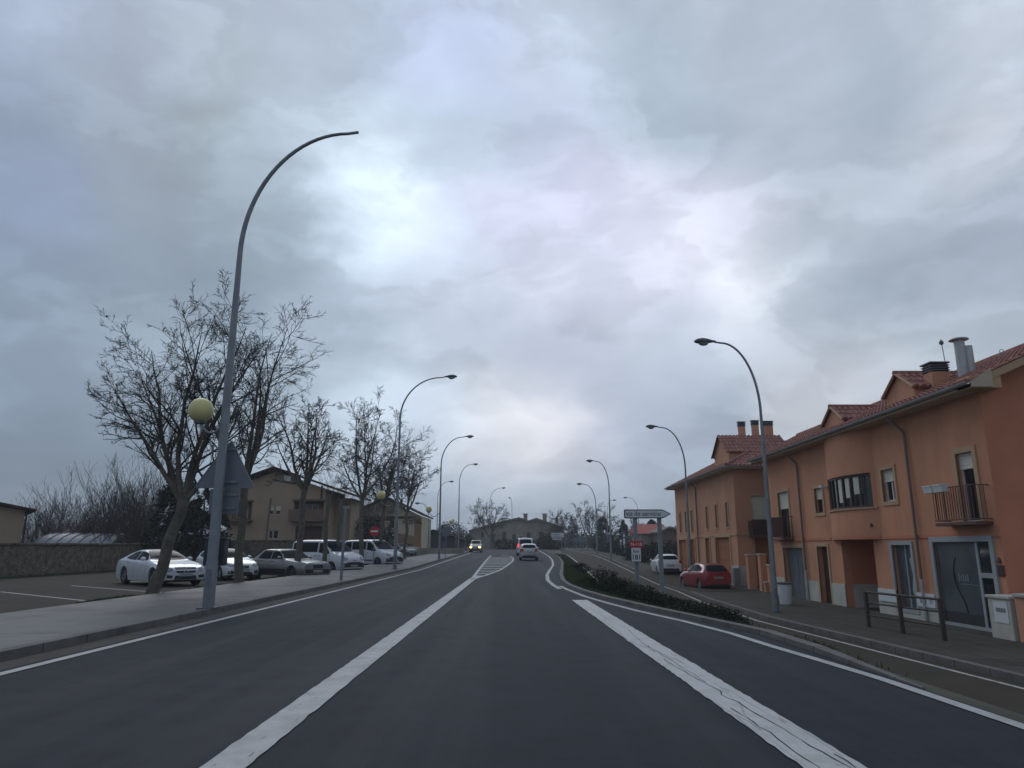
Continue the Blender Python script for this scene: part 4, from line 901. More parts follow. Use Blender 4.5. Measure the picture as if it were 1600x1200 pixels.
for y in (51.2,):
    q = MB(); q.tube([(X2-.4,y,ZE2),(X2-.07,y,ZE2-.4),(X2-.07,y,ZG2)], .045, 8); q.build('downpipe', M['pipe'], H2)
ex, ey0, ey1, exb = 12.5, 41.9, 58.6, 21.5
q = MB(); q.add([(ex,ey0,ZE2),(exb,ey0,ZE2),(exb,ey1,ZE2),(ex,ey1,ZE2),(ex,ey0,ZE2+.14),(exb,ey0,ZE2+.14),(ex,ey1,ZE2+.14)], [(0,1,2,3),(0,4,5,1),(0,3,6,4)]); q.build('eaves', M['soffit'], H2)
q = MB(); q.prism([(ex-.08+x, ZE2+.14+z) for x, z in ring+ring2], 'y', ey0-.1, ey1+.1); q.prism([(ey0-.08+x, ZE2+.14+z) for x, z in ring+ring2], 'x', ex-.1, 20); q.build('gutter', M['gutter'], H2, smooth=60)
S2 = .52; a2 = math.atan(S2); z2 = ZE2+.16; hwid = (exb-ex)/2; sm2 = hwid/math.cos(a2)
tiled('roof', (ex, ey0, z2), (0,1,0), (math.cos(a2),0,math.sin(a2)), ey1-ey0, lambda a: min(sm2, a/math.cos(a2), (ey1-ey0-a)/math.cos(a2)), parent=H2)
tiled('hip_roof', (ex, ey0, z2), (1,0,0), (0,math.cos(a2),math.sin(a2)), exb-ex, lambda a: min(a, exb-ex-a)/math.cos(a2), parent=H2)
q = MB(); q.tube([(ex,ey0,z2+.05),(ex+hwid,ey0+hwid,z2+hwid*S2+.05),(ex+hwid,ey1-hwid,z2+hwid*S2+.05)], .1, 8); q.add([(ex+hwid,ey0+hwid,z2+hwid*S2),(ex+hwid,ey1-hwid,z2+hwid*S2),(exb,ey1,z2),(exb,ey0,z2)], [(0,1,2,3)]); q.build('ridge_tiles', M['roof_tile'], H2)
# dormer of house two and chimneys
ta = D(1148, 682, 45.5)
q = MB(); yc, hf, za = 45.6, 1.7, ta.z; zlow = za-1.25
q.prism([(yc-hf+.15, z2+.2),(yc+hf-.15, z2+.2),(yc+hf-.15, zlow+.15),(yc, za-.08),(yc-hf+.15, zlow+.15)], 'x', 13.35, 17); do2 = q.build('dormer', M['stucco_pink'], H2)
aa = math.atan(1.25/hf)
for s in (-1, 1): tiled('dormer_roof', (13.15, yc+s*hf, zlow+.05), (1,0,0), (0,-s*math.cos(aa),math.sin(aa)), 4.2, lambda a: hf/math.cos(aa), parent=do2)
for px0, px1, py in ((1152,1165,659),(1173,1186,657),(1190,1208,658)):
    a, b_ = D(px0, py, 46.2), D(px1, py, 46.2); chimney(H2, (a.x+b_.x)/2-.03, 46.2, za-.6, a.z, b_.x-a.x-.12, .25)
# gate pillars and small walls of the forecourt
for i, (px0, px1, pyt, pyb, Y, lb) in enumerate([(1168,1183,866,921,39.5,'pale gate pillar at the corner of the farther orange house'),(1187,1201,865,925,37.6,'nearer pale gate pillar of the forecourt'),(1202,1209,882,929,36.6,'slim pale pillar beside the nearest right lamp post')]):
    a, b_ = D(px0, pyt, Y), D(px1, pyb, Y); t = empty('gate_pillar', (0,0,0), 0, lb, 'pillar', 'gate pillars of the forecourt')
    q = MB(); q.bbox(a.x, b_.x, Y, Y+.4, ZG-.1, a.z-.07, .01); q.build('pillar_shaft', M['stucco_pink'], t); q = MB(); q.bbox(a.x-.04, b_.x+.04, Y-.04, Y+.44, a.z-.07, a.z, .015); q.build('pillar_cap', M['plinth'], t)
fw = empty('forecourt_wall', (0,0,0), 0, 'low pink wall between the gate pillars of the forecourt', 'wall')
q = MB(); a, b_ = D(1193, 911, 37.2), D(1207, 911, 36.9); q.box(a.x, b_.x+.6, 36.95, 37.15, ZG-.1, a.z); q.build('wall', M['stucco_pink'], fw); q = MB(); q.bbox(a.x-.03, b_.x+.63, 36.9, 37.2, a.z, a.z+.07, .01); q.build('coping', M['plinth'], fw)
eb = tag(MB().bbox(12.55,12.9,41.9,42.3,ZG-.05,.2,.02).build('utility_box', M['pole']), 'grey utility box beside the corner pillar of the farther house', 'utility box')
# waste bin by the lamp
wb_ = empty('waste_bin', (10.9, 29.2, ZG+.03), 0, 'white litter bin with dark rim standing behind the nearest right lamp post', 'litter bin')
t = D(1226, 914, 29.2); wb_.location.x = t.x
q = MB(); q.lathe([(.2,0),(.22,.02),(.27,.78),(.25,.8)], 20); q.build('bin_body', M['signwhite'], wb_, smooth=40); q = MB(); q.lathe([(.28,.76),(.3,.78),(.3,.83),(.26,.84)], 20); q.build('bin_rim', M['pole_dark'], wb_, smooth=40)
# brown railing
rl = empty('pedestrian_railing', (0,0,0), 0, 'rusty brown pedestrian railing with three posts in front of the shop', 'railing')
feet = [G(px, py, ZG+.03) for px, py in ((1358,980),(1411,990),(1476,1001))]
for p in feet: q = MB(); q.bbox(p.x-.045, p.x+.045, p.y-.045, p.y+.045, p.z-.02, p.z+.97, .012); q.build('post', M['rail'], rl)
for a, b_ in zip(feet, feet[1:]):
    for i, zz in enumerate((.95, .66, .33)):
        q = MB(); q.tube([a+Vector((0,0,zz)), b_+Vector((0,0,zz))], .032 if i == 0 else .025, 8); q.build('rail', M['rail'], rl)
# ------------------------------------------------------------ cars
def make_car(name, S, loc, hd, label, group):
    """S: profile of the car measured from the front bumper; hd heading angle (direction the front points)"""
    L_, W = S['L'], S['W']; hwid = W/2; top = pch(S['top']); belt = pch(S['belt']); rw = S.get('rw', .72); rwheel = S.get('r', .32)
    ax = S['axles']; sill = S.get('sill', .2)
    root = empty(name, loc, hd, label, 'van' if 'van' in name else 'car', group)
    fr = S.get('fr', .45); plan = pch([(0, S.get('nose', .78)), (fr*.35, .90), (fr, .965), (fr*2.2, 1.0), (L_-fr*2, 1.0), (L_-fr*.9, .975), (L_-fr*.3, .92), (L_, S.get('tail', .82))])
    xs = {0, L_, L_-.03, .03, .08, .15}
    for k in S['top']+S['belt']: xs.add(k[0])
    x = .2
    while x < L_: xs.add(round(x, 3)); x += .13
    ra = rwheel+.055
    for a in ax:
        for k in range(13): xs.add(round(a-ra*math.cos(math.pi*k/12), 4))
    xs = sorted(xs); keep = [xs[0]]
    for x in xs[1:]:
        if x-keep[-1] > .012: keep.append(x)
    xs = keep; xs[-1] = L_
    def section(x):
        w_ = hwid*plan(x); zt = top(x); zb = min(belt(x), zt-.015); lo = sill+(.07*(1-clamp(x/.5))+.1*(1-clamp((L_-x)/.5)))
        zar = lo
        for a in ax:
            if abs(x-a) < ra: zar = max(lo, math.sqrt(max(0, ra*ra-(x-a)**2))+rwheel-.0)
        gh = clamp((zt-zb)/.38)
        pts = [(0, zar), (w_*.80, zar), (w_*.955, zar)]
        for t in (.12, .3, .5, .68, .84, .94, 1.0):
            z = lerp(lo, zb, t); sh = 1-.045*(1-clamp(t/.35))**1.5-.055*clamp((t-.6)/.4)**2
            if abs(t-.5) < .01: sh += .004
            pts.append((w_*sh, max(z, zar)))
        wr = w_*lerp(.90, rw/.945*1.0, gh)
        e = .07*gh+.004
        for t in (.02, .33, .66, 1.0): pts.append((lerp(w_*.94, wr, t), lerp(zb+.004, max(zt-e-.02*gh, zb+.005), t)))
        cr = .02+.05*gh
        for s, dz in ((.95, .55), (.86, .25), (.6, .08), (.3, .02), (0, 0)): pts.append((wr*s, zt-e*dz*.9-(cr*.6)*(s*s)*.5))
        return pts
    vs = []; n = None; secs = []
    for x in xs:
        p = section(x); n = len(p)
        for y, z in p: vs.append(Vector((L_/2-x, y, z)))
        for y, z in p: vs.append(Vector((L_/2-x, -y, z)))
    fs = []; m2 = 2*n
    for i in range(len(xs)-1):
        for j in range(n-1):
            a = i*m2+j; b = a+m2; fs.append((a, a+1, b+1, b)); a += n; b += n; fs.append((a, b, b+1, a+1))
    for i in (0, len(xs)-1): fs.append(tuple([i*m2+j for j in range(n)]+[i*m2+n+j for j in range(n-2, 0, -1)]))
    bm = bmesh.new(); bv = [bm.verts.new(v) for v in vs]
    for f in fs:
        try: bm.faces.new([bv[k] for k in f])
        except ValueError: pass
    bmesh.ops.remove_doubles(bm, verts=bm.verts[:], dist=.0015); bmesh.ops.recalc_face_normals(bm, faces=bm.faces[:])
    for f in bm.faces: f.smooth = True
    for e in bm.edges:
        if len(e.link_faces) == 2 and e.calc_face_angle(0) > R(38): e.smooth = False
    tree_ = BVHTree.FromBMesh(bm); me = bpy.data.meshes.new('body'); bm.to_mesh(me); bm.free(); me.materials.append(M[S['paint']])
    body = bpy.data.objects.new('body', me); C.objects.link(body); body.parent = root
    def hit(view, u, v, off=.006):
        if view in 'LR':
            s = 1 if view == 'L' else -1; o = Vector((L_/2-u, s*3, v)); d = Vector((0, -s, 0))
        elif view == 'F': o = Vector((5, u, v)); d = Vector((-1, 0, 0))
        elif view == 'B': o = Vector((-5, u, v)); d = Vector((1, 0, 0))
        else: o = Vector((L_/2-u, v, 4)); d = Vector((0, 0, -1))
        h = tree_.ray_cast(o, d)
        if h[0] is None: return None
        nn = h[1]
        if nn.dot(d) > 0: nn = -nn
        return h[0]+nn*off
    def patch(nm, view, topc, botc, m, parent=root, nu=14, nv=8, off=.006, smooth_=60):
        ft, fb_ = pathf(topc), pathf(botc); g = []; 
        for j in range(nv+1):
            for i in range(nu+1):
                a, b = ft(i/nu), fb_(i/nu); u, v = lerp(a[0], b[0], j/nv), lerp(a[1], b[1], j/nv); p = hit(view, u, v, off)
                if p is None and g: p = g[-1].copy()
                if p is None: p = Vector((0, 0, v))
                g.append(p)
        b = MB(); b.add(g, [(j*(nu+1)+i, j*(nu+1)+i+1, (j+1)*(nu+1)+i+1, (j+1)*(nu+1)+i) for j in range(nv) for i in range(nu)])
        o = b.build(nm, M[m] if isinstance(m, str) else m, parent, smooth=smooth_)
        return o
    def pathf(p):
        def f(t):
            t *= len(p)-1; i = min(int(t), len(p)-2); return (lerp(p[i][0], p[i+1][0], t-i), lerp(p[i][1], p[i+1][1], t-i))
        return f
    both = lambda c: c
    # glazing
    if 'wind' in S:
        yb, yt, z0, z1 = S['wind']; patch('windscreen', 'F', [(-yt,z1-.02),(-yt*.6,z1),(0,z1+.005),(yt*.6,z1),(yt,z1-.02)], [(-yb,z0+.03),(-yb*.5,z0),(0,z0-.01),(yb*.5,z0),(yb,z0+.03)], 'carglass', nu=20, nv=10)
    if 'rear' in S:
        yb, yt, z0, z1 = S['rear']; patch('rear_window', 'B', [(-yt,z1-.02),(0,z1),(yt,z1-.02)], [(-yb,z0+.02),(0,z0),(yb,z0+.02)], 'carglass', nu=16, nv=8)
    for view in 'LR':
        for t_, b_ in S['side']: patch('side_window', view, t_, b_, 'carglass', nu=14, nv=5)
        for u in S.get('seams', []):
            patch('door_seam', view, [(u[0]-.006, u[1]),(u[0]+.006, u[1])], [(u[2]-.006, u[3]),(u[2]+.006, u[3])], 'trim', nu=1, nv=10, off=.003)
        for hx_, hz_ in S.get('handles', []):
            p = hit(view, hx_, hz_, .012); b = MB(); b.bbox(p.x-.085, p.x+.085, p.y-.015, p.y+.015, p.z-.014, p.z+.014, .008); b.build('door_handle', M[S.get('handlem', S['paint'])], root)
        if 'rub' in S: z0, z1, a0, a1 = S['rub']; patch('side_moulding', view, [(a0,z1),(a1,z1)], [(a0,z0),(a1,z0)], S.get('rubm', 'trim'), nu=20, nv=1, off=.01)
        if 'mirror' in S:
            mx_, mz = S['mirror']; p = hit(view, mx_, mz, 0); s = 1 if view == 'L' else -1; b = MB()
            Mx = Matrix.Translation((p.x, p.y+s*.13, p.z+.04)); b.lathe([(.001,-.075),(.05,-.065),(.085,-.03),(.09,.0),(.085,.04),(.05,.07),(.001,.078)], 12, Mx @ Matrix.Rotation(R(90),4,'X') @ Matrix.Diagonal((.8,.85,1.35,1)))
            b.build('wing_mirror', M[S.get('mirm', S['paint'])], root, smooth=60)
    for sgn in (-1, 1):
        if 'head' in S:
            q = S['head']; tp = [(sgn*a, z) for a, z in q[0]]; bt = [(sgn*a, z) for a, z in q[1]]
            patch('headlight', 'F', tp, bt, S.get('headm', 'headlamp'), nu=8, nv=5, off=.008)
        if 'tailp' in S:
            q = S['tailp']; patch('tail_light', 'B', [(sgn*a, z) for a, z in q[0]], [(sgn*a, z) for a, z in q[1]], S.get('tailm', 'taillight'), nu=6, nv=5, off=.008)
        for q in S.get('foglamp', []): patch('lower_intake', 'F', [(sgn*a, z) for a, z in q[0]], [(sgn*a, z) for a, z in q[1]], 'trim', nu=6, nv=3, off=.006)
    for nm, view, tp, bt, m in S.get('extra', []): patch(nm, view, tp, bt, m, nu=16, nv=4, off=.009)
    if 'bars' in S:
        for nm, z0, z1, yw in S['bars']: patch(nm, 'F', [(-yw,z1),(yw,z1)], [(-yw,z0),(yw,z0)], 'chrome', nu=14, nv=1, off=.02)
    if 'emblem' in S:
        z, rr, kind = S['emblem']; p = hit('F', 0, z, .03); b = MB()
        b.tube([(p.x, rr*math.cos(k*math.pi/12), z+rr*math.sin(k*math.pi/12)) for k in range(25)], rr*.1, 6, cap=False)
        if kind == 'star':
            for k in range(3): q = math.pi/2+k*2*math.pi/3; b.tube([(p.x, 0, z), (p.x, rr*math.cos(q), z+rr*math.sin(q))], [rr*.16, rr*.05], 6)
        elif kind == 'chevron':
            b = MB()
            for dz in (0, -.05): b.tube([(p.x, -rr, z+dz-.05), (p.x, 0, z+dz+.02), (p.x, rr, z+dz-.05)], .012, 6)
        else: b.box(p.x-.005, p.x+.01, -rr*.5, rr*.5, z-rr*.5, z+rr*.5)
        b.build('emblem', M['chrome'], root)
    for view, z in S.get('plates', []):
        p = hit(view, 0, z, .02); b = MB(); b.bbox(p.x-.01, p.x+.01, -.26, .26, z-.055, z+.055, .004); b.build('number_plate', M['plate'], root)
    for i, a in enumerate(ax):
        for s in (-1, 1):
            wx, wy = L_/2-a, s*(hwid-.13); T = Matrix.Translation((wx, wy, rwheel)) @ Matrix.Rotation(R(-90)*s, 4, 'X')
            b = MB(); r_ = rwheel; b.lathe([(r_*.62,-.10),(r_*.9,-.105),(r_*.985,-.085),(r_,-.04),(r_,.05),(r_*.985,.085),(r_*.92,.105),(r_*.7,.10),(r_*.66,.07),(r_*.66,-.05)], 30, T); wo_ = b.build('wheel', M['tyre'], root, smooth=35)
            b = MB(); b.lathe([(r_*.665,-.02),(r_*.67,.085),(r_*.63,.095),(r_*.6,.06),(r_*.6,.0)], 30, T)
            for k in range(S.get('spokes', 5)):
                q = 2*math.pi*k/S.get('spokes', 5)+.3; b.prism([(-.028-.02*(r_/.33),.04),(.028+.02*(r_/.33),.04),(.022,r_*.64),(-.022,r_*.64)], 'z', .045, .08, T @ Matrix.Rotation(q, 4, 'Z'))
            b.lathe([(.07,.03),(.07,.085),(.05,.095)], 14, T); b.build('rim', M[S.get('rimm', 'rim')], wo_, smooth=35)
            b = MB(); b.lathe([(r_*.6,-.03),(r_*.6,.0)], 20, T); b.build('brake_disc', M['rim_dark'], wo_)
    b = MB(); b.box(-L_/2+.25, L_/2-.25, -hwid*.72, hwid*.72, sill-.02, sill+.18); b.build('underbody', M['trim'], root)
    return root
SPEC = {}
SPEC['coupe'] = dict(L=4.94, W=1.88, r=.345, axles=(.88,3.75), paint='cw', rw=.66, nose=.80, spokes=5, rimm='rim', sill=.19,
 top=[(0,.60),(.06,.70),(.35,.80),(.8,.89),(1.3,.97),(1.5,1.0),(1.9,1.20),(2.25,1.34),(2.6,1.405),(3.0,1.42),(3.4,1.385),(3.9,1.26),(4.35,1.07),(4.6,1.03),(4.88,.99),(4.94,.9)],
 belt=[(0,.56),(.35,.74),(.8,.84),(1.4,.90),(2.2,.93),(3.2,.97),(4.2,.99),(4.7,.93),(4.94,.8)],
 wind=(.75,.56,1.0,1.37), rear=(.58,.48,1.10,1.32),
 side=[([(1.78,1.06),(2.05,1.22),(2.4,1.31),(2.72,1.33)],[(1.72,.985),(2.1,.985),(2.4,.99),(2.72,.995)]), ([(2.78,1.33),(3.1,1.335),(3.45,1.28),(3.85,1.10)],[(2.78,.995),(3.1,1.0),(3.5,1.02),(3.85,1.06)])],
 seams=[(1.62,.92,1.55,.3),(2.75,.95,2.75,.28),(3.55,.98,3.35,.45)], handles=[(2.5,.88),(3.4,.91)], mirror=(1.85,1.0),
 head=([(.50,.69),(.68,.75),(.80,.78)],[(.50,.60),(.66,.56),(.80,.58)]), tailp=([(.45,.9),(.8,.95)],[(.45,.78),(.8,.75)]),
 extra=[('grille','F',[(-.42,.72),(0,.735),(.42,.72)],[(-.36,.52),(0,.51),(.36,.52)],'trim'), ('lower_grille','F',[(-.40,.42),(.40,.42)],[(-.46,.27),(.46,.27)],'trim')],
 foglamp=[([(.50,.42),(.76,.46)],[(.52,.31),(.78,.33)])], bars=[('grille_bar',.60,.635,.40)], emblem=(.62,.105,'star'), plates=[('F',.44),('B',.72)], rub=(.40,.425,1.4,3.4), rubm='cw')
SPEC['hatch'] = dict(L=4.05, W=1.70, r=.31, axles=(.83,3.30), paint='cw', rw=.70, nose=.78, spokes=5,
 top=[(0,.58),(.06,.68),(.3,.80),(.65,.90),(.95,.97),(1.1,1.01),(1.45,1.20),(1.8,1.36),(2.2,1.44),(2.8,1.445),(3.4,1.40),(3.75,1.30),(3.95,1.0),(4.05,.85)],
 belt=[(0,.55),(.3,.74),(.8,.86),(1.3,.91),(2.2,.95),(3.2,1.0),(3.8,.98),(4.05,.75)],
 wind=(.69,.55,1.01,1.40), rear=(.58,.50,1.05,1.33),
 side=[([(1.5,1.10),(1.8,1.29),(2.1,1.35),(2.45,1.36)],[(1.42,1.0),(1.8,1.0),(2.1,1.0),(2.45,1.01)]), ([(2.52,1.36),(2.9,1.36),(3.2,1.33),(3.5,1.22)],[(2.52,1.01),(2.9,1.03),(3.2,1.05),(3.5,1.1)])],
 seams=[(1.35,.92,1.3,.3),(2.48,.96,2.48,.28)], handles=[(2.3,.88)], mirror=(1.5,1.0),
 head=([(.40,.70),(.58,.80),(.74,.83)],[(.42,.62),(.58,.61),(.74,.66)]), tailp=([(.52,1.0),(.74,1.02)],[(.48,.80),(.74,.78)]),
 extra=[('grille','F',[(-.24,.66),(0,.675),(.24,.66)],[(-.20,.54),(0,.53),(.20,.54)],'trim'), ('lower_grille','F',[(-.36,.38),(.36,.38)],[(-.42,.27),(.42,.27)],'trim')],
 foglamp=[([(.46,.42),(.60,.46),(.72,.42)],[(.48,.30),(.60,.29),(.72,.31)])], emblem=(.61,.05,'box'), plates=[('F',.46),('B',.70)])
SPEC['saloon'] = dict(L=4.75, W=1.74, r=.315, axles=(.85,3.65), paint='cg', rw=.72, nose=.90, tail=.9, fr=.3, spokes=8, rimm='rim_dark',
 top=[(0,.70),(.04,.80),(.5,.86),(1.2,.93),(1.45,.96),(1.8,1.20),(2.1,1.37),(2.4,1.42),(3.0,1.43),(3.35,1.39),(3.7,1.17),(3.95,.99),(4.3,.96),(4.7,.93),(4.75,.8)],
 belt=[(0,.66),(.5,.79),(1.4,.87),(2.5,.90),(3.6,.91),(4.5,.88),(4.75,.75)],
 wind=(.72,.58,.97,1.38), rear=(.60,.52,1.02,1.34),
 side=[([(1.78,1.08),(2.0,1.25),(2.2,1.34),(2.5,1.36)],[(1.66,.95),(2.0,.95),(2.2,.95),(2.5,.95)]), ([(2.56,1.36),(2.9,1.37),(3.2,1.34),(3.5,1.12)],[(2.56,.95),(2.9,.95),(3.2,.96),(3.55,.97)])],
 seams=[(1.5,.88,1.5,.3),(2.53,.9,2.53,.3),(3.4,.9,3.25,.5)], handles=[(2.35,.84),(3.2,.85)], handlem='trim', mirror=(1.75,.97),
 head=([(.44,.70),(.74,.69)],[(.44,.55),(.74,.55)]), tailp=([(.5,.85),(.8,.85)],[(.5,.7),(.8,.7)]),
 extra=[('grille','F',[(-.30,.72),(.30,.72)],[(-.28,.52),(.28,.52)],'trim'), ('front_bumper','F',[(-.80,.49),(.80,.49)],[(-.76,.26),(.76,.26)],'trim')],
 bars=[('grille_surround',.715,.74,.32)], plates=[('F',.40),('B',.6)], rub=(.24,.50,1.25,3.25), rubm='trim')
van = dict(L=4.8, W=1.90, r=.33, axles=(.92,3.95), paint='cv', rw=.80, nose=.80, tail=.93, fr=.4, spokes=10, rimm='rim_dark', sill=.24,
 top=[(0,.62),(.05,.86),(.25,1.02),(.6,1.14),(.95,1.23),(1.3,1.48),(1.7,1.76),(1.95,1.88),(2.3,1.94),(3.4,1.95),(4.4,1.92),(4.7,1.86),(4.8,1.3)],
 belt=[(0,.6),(.25,.93),(.7,1.06),(1.2,1.12),(2.2,1.16),(4.3,1.18),(4.8,1.1)],
 wind=(.82,.72,1.24,1.86), rear=(.66,.60,1.25,1.75),
 side=[([(1.35,1.36),(1.6,1.60),(1.8,1.74),(2.12,1.76)],[(1.15,1.13),(1.5,1.12),(1.8,1.16),(2.12,1.2)]), ([(2.25,1.78),(2.7,1.78),(3.2,1.78),(3.7,1.78)],[(2.25,1.22),(2.7,1.22),(3.2,1.22),(3.7,1.22)]), ([(3.8,1.78),(4.1,1.78),(4.35,1.77),(4.55,1.74)],[(3.8,1.22),(4.1,1.22),(4.35,1.22),(4.62,1.24)])],
 seams=[(1.1,1.1,1.15,.35),(2.18,1.8,2.18,.32),(3.74,1.8,3.74,.45)], handles=[(2.0,1.02),(2.36,1.02)], handlem='trim', mirror=(1.4,1.18), mirm='trim',
 head=([(.46,.92),(.62,.98),(.80,.98)],[(.46,.80),(.62,.74),(.80,.76)]), tailp=([(.78,1.3),(.88,1.3)],[(.78,.9),(.88,.9)]),
 extra=[('front_bumper','F',[(-.82,.58),(-.4,.66),(.4,.66),(.82,.58)],[(-.82,.30),(-.4,.28),(.4,.28),(.82,.30)],'trim')], bars=[], emblem=(.80,.11,'chevron'), plates=[('F',.46),('B',.9)], rub=(.44,.52,1.4,3.5), rubm='trim')
SPEC['van'] = van
SPEC['van2'] = dict(van, top=[(0,.62),(.05,.84),(.3,1.02),(.8,1.20),(1.15,1.45),(1.55,1.76),(1.85,1.90),(2.3,1.96),(3.4,1.95),(4.4,1.92),(4.7,1.88),(4.8,1.2)], emblem=(.78,.05,'box'),
 extra=[('front_bumper','F',[(-.84,.62),(-.4,.74),(.4,.74),(.84,.62)],[(-.84,.28),(-.4,.26),(.4,.26),(.84,.28)],'trim')])
SPEC['hatch_s'] = dict(SPEC['hatch'], paint='cs', tailp=([(.50,.98),(.76,1.0)],[(.46,.74),(.76,.74)]), extra=[('grille','F',[(-.4,.6),(.4,.6)],[(-.36,.5),(.36,.5)],'trim'),('rear_bumper_insert','B',[(-.55,.42),(.55,.42)],[(-.6,.26),(.6,.26)],'trim')])
SPEC['hatch_r'] = dict(SPEC['hatch'], paint='cr', L=3.9, axles=(.8,3.2), top=[(0,.58),(.06,.68),(.3,.80),(.65,.90),(.95,.97),(1.1,1.01),(1.45,1.20),(1.8,1.36),(2.2,1.43),(2.8,1.44),(3.3,1.38),(3.62,1.20),(3.82,.95),(3.9,.8)], belt=[(0,.55),(.3,.74),(.8,.86),(1.3,.91),(2.2,.94),(3.1,.97),(3.6,.95),(3.9,.72)], rear=(.58,.50,1.0,1.34), tailp=([(.62,.92),(.78,.96)],[(.6,.68),(.78,.66)]), side=[([(1.5,1.10),(1.8,1.29),(2.1,1.35),(2.3,1.36)],[(1.42,1.0),(1.8,1.0),(2.1,1.0),(2.3,1.01)]), ([(2.38,1.36),(2.7,1.36),(2.95,1.33),(3.25,1.20)],[(2.38,1.01),(2.7,1.02),(2.95,1.03),(3.35,1.05)])], extra=[('rear_bumper_insert','B',[(-.55,.36),(.55,.36)],[(-.6,.24),(.6,.24)],'trim')])
SPEC['hatch_w'] = dict(SPEC['hatch'], L=4.36, W=1.82, axles=(.88,3.53), rw=.66, top=[(0,.62),(.06,.72),(.3,.84),(.65,.94),(.95,1.01),(1.1,1.05),(1.45,1.22),(1.9,1.40),(2.3,1.475),(2.9,1.485),(3.6,1.42),(3.95,1.30),(4.25,1.02),(4.36,.85)], belt=[(0,.58),(.3,.78),(.8,.9),(1.3,.95),(2.2,.99),(3.3,1.05),(4.0,1.0),(4.36,.78)], rear=(.60,.48,1.10,1.38), tailp=([(.66,1.08),(.84,1.06)],[(.60,.88),(.84,.80)]), extra=[('rear_bumper_insert','B',[(-.58,.50),(.58,.50)],[(-.66,.24),(.66,.24)],'trim')], side=[([(1.5,1.12),(1.8,1.31),(2.1,1.38),(2.45,1.40)],[(1.42,1.04),(1.8,1.04),(2.1,1.04),(2.45,1.05)]), ([(2.52,1.40),(2.9,1.40),(3.3,1.36),(3.8,1.22)],[(2.52,1.05),(2.9,1.07),(3.3,1.10),(3.8,1.16)])])
SPEC['mpv_on'] = dict(SPEC['hatch'], paint='cs', L=4.3, axles=(.85,3.5), top=[(0,.62),(.06,.80),(.4,1.0),(.8,1.10),(1.0,1.14),(1.4,1.42),(1.7,1.60),(2.2,1.68),(3.0,1.69),(3.9,1.64),(4.2,1.5),(4.3,.9)], belt=[(0,.6),(.4,.9),(1.2,1.0),(2.5,1.05),(4.0,1.08),(4.3,.8)], wind=(.64,.54,1.18,1.60), rear=(.6,.54,1.2,1.55), side=[([(1.5,1.3),(1.8,1.5),(2.1,1.55),(2.45,1.56)],[(1.42,1.12),(1.8,1.12),(2.1,1.12),(2.45,1.12)])], head=([(.46,.78),(.6,.82),(.76,.80)],[(.46,.60),(.6,.58),(.76,.62)]), headm='headlit', extra=[('front_bumper','F',[(-.5,.62),(.5,.62)],[(-.6,.3),(.6,.3)],'trim')], emblem=(.7,.06,'box'))
GP = 'cars parked nose-out at an angle in the left car park'
def zlot(Y): return zm(Y)-.15
def park(kind, px, py, hd, label, name='parked_car', dz=0, group=GP, zf=zlot, Yfix=None):
    p = G(px, py, zf) if Yfix is None else D(px, 600, Yfix)
    if Yfix is not None: p = Vector((D(px, 858, Yfix).x, Yfix, zf(Yfix)))
    return make_car(name, SPEC[kind], p, hd, label, group)
park('coupe', 247, 913, R(-42), 'white saloon coupe with three-pointed emblem in its grille, behind the leaning tree trunk')
park('hatch', 352, 905, R(-46), 'white hatchback parked behind the nearest lamp post and its bin')
park('saloon', 449, 893, R(-36), 'old grey-beige boxy saloon with dark bumper beside the white van', Yfix=36.2)
park('van', 512, 883, R(-36), 'white glazed van with black bumper, nearest of the two vans', 'parked_van', Yfix=44.0)
park('van2', 583, 876, R(-36), 'white van farther along, partly hidden behind the nearer van', 'parked_van', Yfix=54.5)
park('hatch_s', 626, 868, R(-40), 'silver grey car parked past the two vans', )
park('hatch', 636, 866, R(-30), 'small white car parked before the hostel gable')
make_car('driving_car', SPEC['hatch_s'], (G(825, 874, zm).x, 66, zm(66)), R(90), 'silver hatchback driving away in the lane ahead, seen from behind', None)
v = make_car('driving_van', dict(SPEC['van'], tailm='tail_on', tailp=([(.72,1.3),(.86,1.3)],[(.72,.9),(.86,.9)])), (D(820, 860, 84).x, 84, zm(84)), R(91), 'white van ahead with a red tail light, mostly hidden by the silver hatchback', None)
make_car('driving_car', SPEC['mpv_on'], (D(744, 860, 104).x, 104, zm(104)), R(-91), 'oncoming car with yellow headlights on', None)
GR = 'cars parked along the service road'
def zsv(Y): return zr(Y)+.0
make_car('parked_car', SPEC['hatch_r'], (10.75, 41.5, zr(41.5)), R(98), 'dark red hatchback parked on the service road, seen from behind', GR)
make_car('parked_car', SPEC['hatch_w'], (G(1027, 893, zr).x, 55, zr(55)), R(88), 'white hatchback parked on the service road beyond the sign posts', GR)
make_car('parked_car', dict(SPEC['hatch'], paint='cd'), (D(1078, 878, 60).x, 60, zr(60)), R(110), 'dark car half hidden behind the red hatchback and the house corner', GR)
b = MB(); b.box(9.2, 30, 37, 66, -1.2, -1.0); 
cbk = strip('parking_bay_right', lambda Y: srx(Y)+.0, lambda Y: 12.6, lambda Y: zr(Y)+.136, M['old_asphalt'], y0=37.5, y1=58)
